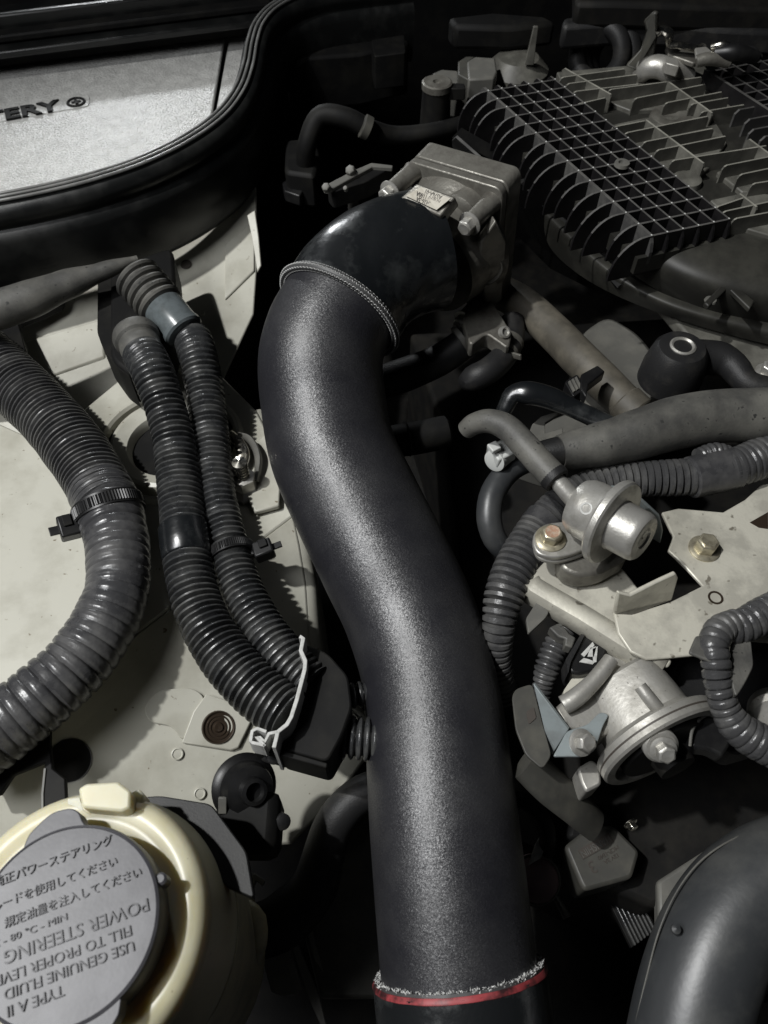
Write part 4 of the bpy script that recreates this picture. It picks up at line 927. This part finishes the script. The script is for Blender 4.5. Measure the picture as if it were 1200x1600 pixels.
tube('casting_rib', [(1000, 1072, .240, 20), (1020, 1098, .238, 22), (1042, 1124, .232, 22)], 'alu', ph, n=16)
plate('side_lug', rounded([(902, 1200), (925, 1186), (938, 1196), (940, 1226), (916, 1238), (908, 1222)], 6), .200, .02, 'alu', ph, bev=.003)
plate('back_face', rounded([(985, 1020), (1040, 1060), (1060, 1080), (1054, 1125), (1035, 1120), (990, 1070)], 8), .225, .03, 'alu', ph, bev=.004)
sbk = thing('steel_bracket', 'folded steel bracket with a pale blue-grey face and slot, bolted to the housing', 'bracket', pt(860, 1130, .2))
plate('pale_face', [(833, 1068, .235), (888, 1140, .226), (862, 1180, .21), (858, 1172, .21)], .22, .002, 'bluesteel', sbk, bev=.0004, down=False)
plate('dark_face', rounded([(800, 1088), (806, 1076), (832, 1068), (848, 1130), (862, 1180), (848, 1202), (822, 1180), (806, 1140)], 8), .218, .002, 'coil', sbk, bev=.0004)
plate('bolt_tab', rounded([(886, 1142), (918, 1132), (938, 1112), (952, 1116), (942, 1134), (930, 1172), (908, 1182), (864, 1182)], 6), .226, .002, 'bluesteel', sbk, bev=.0004)
plate('face_slot', rounded([(822, 1112), (834, 1104), (838, 1122), (826, 1132)], 4), .2186, .0004, 'ink', sbk, bev=0)
bolt(pt(908, 1160, .228), V((.25, -.3, .8)), W(1160, .228, 15), 'steel', sbk, h=1.3)
lower_arm = tube('bracket_arm', [(820, 1190, .20, 60), (856, 1225, .19, 62), (900, 1262, .175, 58), (930, 1290, .16, 50)], 'coil', sbk, n=20, flat=(1, .5))
# connector with arrow mark under the plate
ac = thing('arrow_connector', 'glossy black plug with a pale arrow mark, under the edge of the beige plate', 'connector', pt(915, 1015, .215))
ap = rounded([(886, 1032), (912, 990), (930, 992), (952, 1012), (938, 1046), (905, 1054), (890, 1050)], 6)
plate('plug_body', ap, .222, .02, 'black', ac, bev=.0015)
plate('plug_flange', rounded([(884, 1030), (908, 990), (914, 992), (892, 1034), (888, 1052)], 2), .2245, .014, 'rubber', ac, bev=.0005)
for pp in ([(908, 1022), (926, 1003), (929, 1008), (913, 1026)], [(922, 1012), (932, 1010), (928, 1026), (918, 1026)], [(912, 1028), (920, 1030), (930, 1034), (926, 1038), (905, 1034)], [(926, 1014), (934, 1010), (932, 1034), (927, 1036)]):
    plate('arrow_mark', pp, .2226 + .0001 * len(pp), .0006, 'lightgrey', ac, bev=0)
sc = thing('corrugated_conduit', 'thin corrugated conduit leading to the black plug with arrow mark', 'conduit', pt(860, 1030, .2))
corr('conduit_sleeve', [(884, 985, .214, 34, .3), (868, 1010, .211, 40, 1), (856, 1040, .207, 40, 1), (848, 1070, .20, 32, 1), (846, 1095, .195, 26, 1)], 'conduit', sc, pitch=.0031, depth_=.24, n=28)
plate('plug_clip', [(858, 980), (876, 972), (890, 990), (900, 996), (894, 1012), (882, 1008), (884, 998), (872, 994)], .226, .008, 'rubgrey', sc, bev=.0008)
ub = plate('under_bracket', rounded([(822, 966), (840, 938), (858, 956), (852, 966), (826, 990)], 4), .226, .003, 'greyplas', bev=.0006)
tag(ub, 'grey bracket end peeking out under the left corner of the beige plate', 'bracket')
ins = plate('gasket_wedge', rounded([(880, 1080), (896, 1056), (920, 1058), (935, 1066), (900, 1092), (882, 1092)], 4), .216, .008, 'zinc', bev=.001)
tag(ins, 'yellowish wedge of gasket between plug and housing arm', 'gasket')
# =================================================================== RIGHT EDGE HARNESS
rh = thing('taped_harness', 'dusty taped wiring conduit hanging over the beige plate at the right edge', 'wiring harness', pt(1130, 1080, .24))
corr('upper_sleeve', [(1260, 930, .262, 60, .5), (1200, 958, .262, 58, .6), (1160, 978, .262, 54, .5), (1130, 985, .262, 50, .3)], 'conduit', rh, pitch=.0042, depth_=.24, groove=.24, seed=3)
corr('conduit_sleeve', [(1150, 972, .264, 44, .8), (1124, 985, .266, 46, .8), (1114, 1010, .266, 46, .5), (1118, 1030, .264, 46, .4), (1120, 1056, .26, 44, 1), (1126, 1084, .255, 44, 1), (1134, 1108, .25, 46, .8), (1150, 1134, .246, 54, .3), (1180, 1156, .243, 60, .3), (1240, 1182, .24, 66, .3)], 'conduit', rh, pitch=.0043, depth_=.26, seed=4, groove=.22)
plate('tape_flap', rounded([(1076, 1020), (1088, 992), (1116, 996), (1138, 1010), (1138, 1036), (1112, 1034)], 5), .268, .002, 'rubgrey', rh, bev=.0008)
plate('tape_flap', rounded([(1145, 990), (1172, 985), (1178, 1040), (1164, 1068), (1150, 1090), (1142, 1062), (1140, 1020)], 8), .262, .006, 'rubgrey', rh, bev=.0015)
tube('thin_lead', [(1176, 984, .262, 14), (1200, 972, .262, 14), (1240, 958, .262, 14)], 'cream_plas', rh, n=12)
fl = thing('torn_cover', 'black torn rubber flap under the taped harness at right', 'rubber flap', pt(1110, 1130, .22))
plate('flap_body', rounded([(1078, 1150), (1084, 1128), (1100, 1118), (1140, 1122), (1150, 1150), (1130, 1182), (1110, 1172), (1080, 1168)], 6), .226, .01, 'black', fl, bev=.0015)
tube('flap_edge', [(1078, 1166, .228, 5), (1082, 1140, .230, 5), (1096, 1122, .230, 5), (1116, 1112, .230, 6)], 'rubgrey', fl, n=10, step=.002)
rbk = plate('rail_backing', rounded([(1060, 1030), (1250, 1010), (1250, 1150), (1150, 1180), (1062, 1130), (1052, 1080)], 10), .205, .02, 'rubber', bev=.003)
tag(rbk, 'dark backing plate behind the taped harness', 'backing plate')
fv = thing('flange_ear', 'pale cast flange ear running up behind the torn rubber flap', 'flange ear', pt(1060, 1140, .2))
plate('ear_plate', rounded([(1010, 1170), (1056, 1132), (1078, 1096), (1092, 1092), (1106, 1110), (1075, 1148), (1030, 1186)], 6), .216, .008, 'alu', fv, bev=.0015)
rbx = thing('round_fitting', 'pale round metal fitting at the right edge beside the harness', 'fitting', pt(1205, 1120, .22))
lathe('fitting_body', pt(1208, 1118, .225), V((-.4, -.5, .7)), [(.012, -.01), (.012, .004), (.009, .006), (.006, .0055), (0, .0055)], 'alu', rbx, n=32)

# =================================================================== IGNITION COIL, BELT, LOWER RIGHT
ic = thing('ignition_coil', 'dim grey ignition coil with a printed label and a bolt, right of the pipe', 'ignition coil', pt(930, 1300, .13))
plate('coil_body', rounded([(882, 1322), (925, 1288), (960, 1290), (1000, 1330), (988, 1372), (915, 1392), (908, 1384)], 8), .140, .03, 'coil', ic, bev=.002)  # body colour darkened in place of the pipe's shadow
plate('coil_ear', rounded([(884, 1310), (896, 1272), (930, 1252), (955, 1270), (960, 1300), (930, 1318)], 14), .136, .015, 'matte', ic, bev=.003)
bolt(pt(922, 1286, .138), Z, W(1286, .138, 12), 'bolt', ic, h=.8)
lx = (pt(957, 1310, .14) - pt(905, 1340, .14)).normalized(); ly = Z.cross(lx)
bar = obox('label_bar', pt(931, 1322, .1402), lx, ly, (W(1322, .14, 58), W(1322, .14, 15), .0008), 'ink', ic, bev=0)
text('label_name', 'HANSHIN', pt(931, 1322, .1407), -lx, -ly, W(1322, .14, 15), 'rubgrey', bar, ext=.0002, sx=.85)
text('label_mark', '3', pt(925, 1354, .1402), -lx, -ly, W(1352, .14, 26), 'ink', ic, ext=.0003)
for k_, s in enumerate(('MCP-1840', '12V 3A')):
    text('label_print', s, pt(950 + 5 * k_, 1332 + 9 * k_, .1402), -lx, -ly, W(1340, .14, 9), 'ink', ic, ext=.0003)
bl = thing('drive_belt', 'dark ribbed drive belt glimpsed below the ignition coil', 'belt', pt(970, 1440, .08))
b0_, b1_ = pt(958, 1408, .09), pt(992, 1478, .09)
bd = (b1_ - b0_); bw = (pt(985, 1395, .09) - pt(950, 1420, .09))
for k_ in range(7):
    o_ = bw * (k_ / 7 - .5)
    A = b0_ + bw * .5 + o_
    slab('belt_rib', [A, A + bd, A + bd + bw * .09, A + bw * .09], .003, 'conduit_d', bl, bev=.0006)
slab('belt_back', [b0_ - bw * .1 - Z * .0025, b0_ + bd - bw * .1 - Z * .0025, b1_ + bw * 1.05 - Z * .0025, b0_ + bw * 1.05 - Z * .0025], .004, 'matte', bl, bev=.0005)
gp_ = plate('shroud_panel', [(1028, 1376), (1100, 1330), (1190, 1278), (1240, 1262), (1240, 1420), (1030, 1480)], .125, .01, 'greyplas', bev=.002)
tag(gp_, 'plain grey panel behind the big curved hose at lower right', 'panel')
rh_ = thing('radiator_hose', 'big smooth grey-black hose bending up out of the lower right corner', 'hose', pt(1090, 1450, .17))
tube('hose_body', [(1310, 1346, .206, 160), (1250, 1354, .206, 162), (1198, 1376, .204, 164), (1152, 1416, .201, 168), (1116, 1474, .197, 172), (1091, 1545, .192, 176), (1075, 1620, .186, 180), (1062, 1700, .18, 184)], 'bigpipe', rh_, n=64)
tube('mould_seam', [(1186, 1294, .216, 3), (1134, 1317, .215, 3), (1090, 1350, .213, 3), (1056, 1396, .210, 3), (1030, 1454, .206, 3), (1010, 1528, .199, 3), (993, 1600, .192, 3)], 'rubgrey', rh_, n=8)
lathe('mould_pip', pt(1056, 1452, .217), Z, [(.0022, -.001), (.002, .0008), (0, .0014)], 'bigpipe', rh_, n=16)
lh = tube('loose_lead', [(1172, 1582, .16, 12), (1180, 1568, .16, 12), (1205, 1555, .16, 12), (1240, 1540, .16, 12)], 'rubgrey', n=12)
tag(lh, 'short grey lead at the lower right edge beside the big hose', 'lead')
pk = thing('pink_cap', 'dull pinkish round cap half hidden by the right side of the pipe', 'cap', pt(842, 1372, .12))
lathe('cap_dome', pt(838, 1374, .125), V((-.1, -.3, 1)), [(.0125, -.012), (.0125, .002), (.010, .006), (.005, .0085), (0, .009)], 'pink', pk, n=36)
ringline('cap_ring', pt(838, 1374, .127), V((-.1, -.3, 1)), .0128, .0008, 'greyplas', pk, n=36)
wt = plate('white_tab', rounded([(836, 1320), (846, 1302), (850, 1328), (846, 1340), (826, 1352)], 3), .135, .003, 'lightgrey', bev=.0006)
tag(wt, 'small white tab beside the pipe above the pink cap', 'tab')
dl = tube('dim_lead', [(862, 1392, .11, 10), (876, 1415, .11, 12), (886, 1434, .11, 14)], 'greyplas', n=10)
tag(dl, 'short dim grey lead end below the pink cap', 'lead')
sl = thing('bypass_hose', 'dark hose curving between pipe and ignition coil', 'hose', pt(830, 1270, .14))
tube('hose_body', [(800, 1248, .15, 26), (826, 1256, .15, 26), (848, 1280, .146, 26), (856, 1310, .138, 26), (850, 1350, .12, 24)], 'rubber', sl, n=18)

# =================================================================== RESERVOIR
rs = thing('fluid_reservoir', 'cream plastic power steering reservoir with grey lettered cap at lower left', 'fluid reservoir', pt(105, 1440, .15))
CZ = .282
cc_ = pt(101, 1441, CZ); CR = W(1440, CZ, 145)
# tank
tk = V((cc_.x - .003, cc_.y + .001, 0))
lathe('tank', tk + Z * .10, Z, [(.044, 0), (.053, .004), (.0560, .02), (.0565, .10), (.0555, .118), (.0545, .124)], 'dirty_plas', rs, n=72)
lathe('seam_flange', tk + Z * .224, Z, [(.0520, -.002), (.0578, -.0012), (.0580, .0022), (.0560, .003), (.0530, .003)], 'dirty_plas', rs, n=72)
lathe('shoulder', tk + Z * .226, Z, [(.0575, 0), (.0562, .007), (.0542, .014), (.0524, .0205), (.0512, .0245), (.0506, .0265), (.0510, .0280), (.0515, .0305), (.0514, .0328), (.0509, .0352), (.0496, .0376), (.0476, .0393), (.0452, .0400), (.0428, .0396), (.0405, .0385), (.0388, .0382), (.0370, .0384)], 'cream_plas', rs, n=72)
lathe('neck', tk + Z * .258, Z, [(.0345, 0), (.0345, .012)], 'cream_plas', rs, n=48)
blk = [(122, 1232), (134, 1224), (184, 1221), (204, 1236), (203, 1262), (190, 1268), (128, 1262)]
plate('hose_clip_block', rounded(blk, 4), .274, .016, 'cream_plas', rs, bev=.0012)
plate('clip_wing', [(106, 1248), (124, 1246), (130, 1266), (140, 1272), (120, 1262), (106, 1256)], .266, .006, 'cream_plas', rs, bev=.001)
plate('clip_wing', [(203, 1238), (218, 1232), (224, 1240), (222, 1268), (203, 1268)], .264, .012, 'cream_plas', rs, bev=.001)
cp = lathe('cap', cc_ - Z * .015, Z, [(CR * 1.015, 0), (CR * 1.02, .001), (CR * 1.02, .0115), (CR * 1.0, .0142), (CR * .972, .0150), (CR * .965, .0146), (CR * .3, .0148), (0, .0148)], 'capgrey', rs, n=96)
def cappx(x, y, z=CZ - .003): return pt(x, y, z)
for poly in ([(34, 1330), (44, 1304), (70, 1278), (84, 1268), (110, 1262), (124, 1268), (130, 1286), (150, 1300), (60, 1350)], [(160, 1580), (190, 1556), (186, 1585), (172, 1608), (140, 1620), (120, 1600)]):
    plate('cap_lug', rounded(poly, 8), CZ - .0012, .009, 'capgrey', cp, bev=.0015)
lathe('cap_pip', pt(252, 1374, CZ - .004), Z, [(.0024, -.006), (.0024, .001), (.0015, .002), (0, .002)], 'capgrey', cp, n=16)
tx = (pt(175, 1310, CZ) - pt(0, 1375, CZ)).normalized(); ty = Z.cross(tx)
JP = [('純正パワーステアリング', (176, 1312), .0043, False), ('フルードを使用してください', (184, 1345), .0041, False), ('規定油量を注入してください', (222, 1362), .0041, False)]
for s, (a, b), sz, _ in JP:
    text('cap_lettering', s, pt(a, b, CZ), tx, ty, sz, 'capink', cp, ext=.0004, align='RIGHT', sx=.95)
text('cap_lettering', 'MAX - 80 °C - MIN', pt(106, 1432, CZ), tx, ty, .0034, 'capink', cp, ext=.0004, align='RIGHT', sx=1.2)
tx2 = (pt(244, 1405, CZ) - pt(60, 1474, CZ)).normalized(); ty2 = Z.cross(tx2)
EN = [('POWER STEERING FLUID', (233, 1411), .0064), ('FILL TO PROPER LEVEL', (206, 1452), .0050), ('USE GENUINE FLUID', (210, 1476), .0050), ('TYPE A II', (100, 1546), .0050)]
for s, (a, b), sz in EN:
    text('cap_lettering', s, pt(a, b, CZ), -tx2, -ty2, sz, 'capink', cp, ext=.0004, align='LEFT', sx=1.0)
bs_ = thing('reservoir_bracket', 'black strap bracket behind the reservoir cap, below the widest conduit', 'bracket', pt(75, 1210, .23))
plate('strap_plate', [(78, 1120), (78, 1160), (82, 1200), (102, 1216), (104, 1258), (66, 1268), (66, 1230), (70, 1190), (20, 1210), (0, 1240), (-40, 1250), (-40, 1160)], .206, .004, 'matte', bs_, bev=.0008)
ribbon('strap_edge', [(66, 1268), (66, 1240), (70, 1200)], .2068, .202, 4, 'greyplas', bs_)
bk2 = plate('reservoir_saddle', rounded([(212, 1246), (250, 1243), (330, 1256), (385, 1330), (398, 1405), (352, 1385), (316, 1325), (268, 1280), (222, 1264)], 10), .238, .006, 'black', bev=.002)
tag(bk2, 'glossy black saddle plate curving behind the cream reservoir', 'bracket')
# =================================================================== LOWER LEFT MIDDLE
gm = thing('valve_grommet', 'black round rubber grommet valve on the cream fender, left of the pipe', 'grommet', pt(395, 1230, .2))
gx = V((.45, -.35, .75)).normalized(); gc = pt(390, 1234, .208)
lathe('grommet_body', gc - gx * .01, gx, [(.0165, 0), (.0170, .002), (.0155, .004), (.0135, .005), (.0128, .009), (.0118, .012), (.0070, .0135), (.0064, .018), (.0046, .0185), (.0040, .015), (0, .015)], 'black', gm, n=44)
obox('grommet_foot', pt(390, 1290, .195), X_, Z, (.032, .026, .03), 'matte', gm, bev=.006)
lathe('grommet_knob', pt(424, 1182, .21), gx, [(.0036, -.01), (.0036, .004), (.002, .005), (0, .005)], 'rubber', gm, n=16)
lathe('grommet_knob', pt(438, 1282, .2), gx, [(.004, -.01), (.004, .004), (.002, .005), (0, .005)], 'rubber', gm, n=16)
obox('grommet_clip', pt(348, 1258, .21), U_, X_, (.008, .004, .002), 'greyplas', gm, bev=.0003)
dh = thing('drain_hose', 'dark hose with a pale lit upper side, curving away from the pipe at lower left', 'hose', pt(500, 1350, .14))
tube('hose_body', [(600, 1228, .16, 56), (560, 1244, .158, 58), (524, 1284, .152, 62), (506, 1335, .140, 66), (488, 1390, .12, 74), (440, 1440, .10, 84), (390, 1465, .09, 90)], 'rubber', dh, n=28)
lb_ = thing('bent_brackets', 'dim metal strips standing beside the drain hose at lower left', 'metal strips', pt(460, 1540, .06))
for pp in ([(452, 1468), (462, 1466), (500, 1560), (512, 1610), (500, 1600), (480, 1555)], [(474, 1440), (486, 1446), (505, 1520), (492, 1500)], [(440, 1460), (446, 1458), (472, 1545), (464, 1550), (446, 1500)], [(404, 1480), (436, 1466), (466, 1552), (440, 1556), (424, 1550)]):
    plate('strip', pp, .10, .003, 'greyplas', lb_, bev=.0005)
lw = plate('lower_panel', [(500, 1300), (600, 1240), (610, 1560), (500, 1560), (470, 1440)], .075, .01, 'coil', bev=.002)
tag(lw, 'dim grimy panel left of the lower end of the pipe', 'panel')
sw = plate('white_clip', [(389, 1372, .14), (398, 1364, .14), (414, 1376, .14), (410, 1384, .14), (400, 1376, .14), (394, 1392, .14)], .13, .003, 'greyplas', bev=.0004)
tag(sw, 'small pale clip beside the reservoir shoulder', 'clip')
rt = tube('reservoir_pipe', [(380, 1425, .16, 40), (395, 1440, .16, 44), (398, 1470, .155, 40), (390, 1500, .14, 36)], 'dirty_plas', n=20)
tag(rt, 'short dirty cream outlet stub on the right of the reservoir', 'outlet pipe')

# =================================================================== BACKGROUND AT THE TOP
bgx = thing('cowl_drain', 'dark cowl drain shelf behind the black tub, upper middle', 'cowl shelf', pt(540, 80, .25))
plate('shelf_panel', [(440, 60), (620, 40), (640, 66), (560, 84), (480, 90), (450, 110)], .25, .05, 'matte', bgx, bev=.003)
plate('shelf_block', rounded([(580, 62), (632, 54), (634, 82), (585, 88)], 3), .262, .03, 'matte', bgx, bev=.002)
bx2 = thing('pale_relay', 'pale grey relay block standing behind the manifold corner', 'relay', pt(745, 110, .26))
plate('relay_body', [(730, 96), (742, 88), (774, 90), (777, 112), (772, 122), (732, 124)], .285, .03, 'greyplas', bx2, bev=.0015, down=True)
plate('relay_side', [(716, 96), (728, 88), (742, 88), (732, 96), (732, 124), (716, 116)], .283, .03, 'coil', bx2, bev=.001)
bx3 = thing('low_relay', 'flat grey block left of the pale relay behind the eyelet', 'relay', pt(700, 115, .25))
plate('relay_body', [(676, 114), (690, 108), (715, 110), (722, 124), (716, 130), (676, 128)], .268, .03, 'greyplas', bx3, bev=.0015)
ey_ = thing('manifold_eyelet', 'steel eyelet boss at the far left corner of the manifold', 'eyelet', pt(682, 140, .26))
ec = pt(683, 130, .285)
lathe('eyelet_top', ec, Z, [(.0125, -.004), (.0125, .0008), (.011, .0016), (.0085, .0012), (.006, .0018), (.0035, .0016), (.003, -.001), (0, -.001)], 'alu_d', ey_, n=36)
lathe('eyelet_boss', ec - Z * .034, Z, [(.013, 0), (.0118, .029), (.0118, .0298)], 'matte', ey_, n=32)
plate('eyelet_arm', [(694, 128), (726, 130), (728, 138), (694, 138)], .284, .01, 'matte', ey_, bev=.001)
stp = plate('support_strap', [(834, 42, .31), (841, 42, .31), (834, 102, .28), (820, 102, .28)], .29, .003, 'tanplas', bev=.0005, down=False)
tag(stp, 'pale upright metal strap behind the manifold, upper right', 'strap')
fb = plate('fender_bracket', [(386, 336, .235), (398, 328, .236), (404, 370, .226), (408, 415, .214), (402, 425, .212), (394, 372, .224)], .22, .003, 'cream', bev=.0006, down=False)
tag(fb, 'narrow cream bracket sliver beside the right end of the black tub', 'bracket')
stp2 = plate('support_strap', [(910, 34, .31), (922, 34, .31), (906, 96, .28), (900, 84, .28)], .29, .003, 'tanplas', bev=.0005, down=False)
tag(stp2, 'pale thin strap left of the coiled hose, upper right', 'strap')
lump = thing('round_housing', 'dim rounded housing behind the manifold beside the pale strap', 'housing', pt(805, 108, .27))
lathe('housing_dome', pt(806, 118, .262), Z, [(.030, -.02), (.028, .006), (.018, .016), (0, .019)], 'tanplas', lump, n=36)
chh = thing('coiled_hose', 'dusty coiled dark hose behind the manifold near the top edge', 'hose', pt(945, 75, .27))
hcn = pt(936, 84, .29)
for k_, (dx, dz, r) in enumerate(((0, 0, .020), (.009, -.004, .022), (.018, -.010, .022))):
    ringline('hose_turn', hcn + V((dx, .006 * k_, dz)), V((-.55, -.75, .25)), r, .0075, 'rubber', chh, n=40, tn=14)
arm = thing('fold_arm', 'dusty grey arm reaching up behind the manifold to a bright clip', 'arm', pt(1000, 90, .29))
plate('arm_plate', [(975, 104, .30), (1000, 78, .31), (1008, 50, .325), (1004, 34, .335), (1020, 18, .345), (1026, 22, .345), (1024, 60, .32), (1020, 88, .31), (996, 112, .30)], .31, .006, 'coil', arm, bev=.002, down=False)
clp = thing('hose_clamp', 'shiny bent metal clamp hardware at the far right back of the manifold', 'clamp', pt(1080, 80, .3))
tube('clamp_loop', [(1026, 52, .325, 14), (1036, 46, .328, 16), (1046, 54, .326, 18), (1046, 68, .32, 14), (1060, 70, .32, 12), (1090, 76, .318, 12), (1100, 70, .32, 10)], 'chrome', clp, n=12, step=.002, flat=(1.2, .6))
plate('clamp_plate', [(1040, 72), (1066, 70), (1098, 84), (1110, 92), (1084, 98), (1044, 84)], .312, .004, 'alu_d', clp, bev=.001)
plate('clamp_block', rounded([(1038, 88), (1060, 92), (1062, 104), (1040, 98)], 3), .315, .008, 'alu', clp, bev=.001)
plate('clamp_fold', [(1086, 74), (1104, 72), (1118, 84), (1108, 90), (1088, 88)], .322, .003, 'alu', clp, bev=.001)
egr = thing('metal_elbow', 'bright dull metal elbow tube resting behind the tan ribs', 'tube', pt(1035, 110, .29))
tube('elbow_body', [(1000, 122, .29, 26), (1008, 108, .30, 32), (1028, 104, .304, 34), (1050, 112, .302, 34), (1075, 122, .296, 30)], 'steel', egr, n=24, step=.003)
fgr = thing('cable_bundle', 'cluster of dark rounded cable ends at the upper right corner', 'cables', pt(1150, 85, .3))
for pp, m_ in (([(1088, 96, .318, 18), (1110, 92, .32, 20), (1140, 98, .318, 16)], 'alu_d'), ([(1118, 84, .322, 22), (1150, 82, .325, 26), (1180, 90, .32, 20)], 'black'), ([(1112, 74, .325, 12), (1130, 70, .328, 14), (1148, 78, .325, 12)], 'chrome'), ([(1150, 82, .322, 16), (1172, 82, .322, 18), (1186, 92, .318, 14)], 'rubber')):
    tube('cable_end', pp, m_, fgr, n=16, step=.003)
rk = thing('wiper_cowl', 'dark cowl edge strip across the top right behind everything', 'cowl strip', pt(1100, 30, .3))
plate('cowl_edge', [(880, 26), (960, 18), (1060, 24), (1230, 30), (1230, 50), (1120, 44), (1050, 36), (960, 34), (880, 40)], .315, .02, 'rubber', rk, bev=.004)
plate('cowl_edge', [(700, 26), (770, 18), (850, 24), (870, 34), (800, 42), (710, 40)], .30, .02, 'matte', rk, bev=.004)
plate('cowl_top', [(900, -60), (1260, -60), (1260, 14), (960, 4), (900, 4)], .33, .02, 'block', rk, bev=.004)
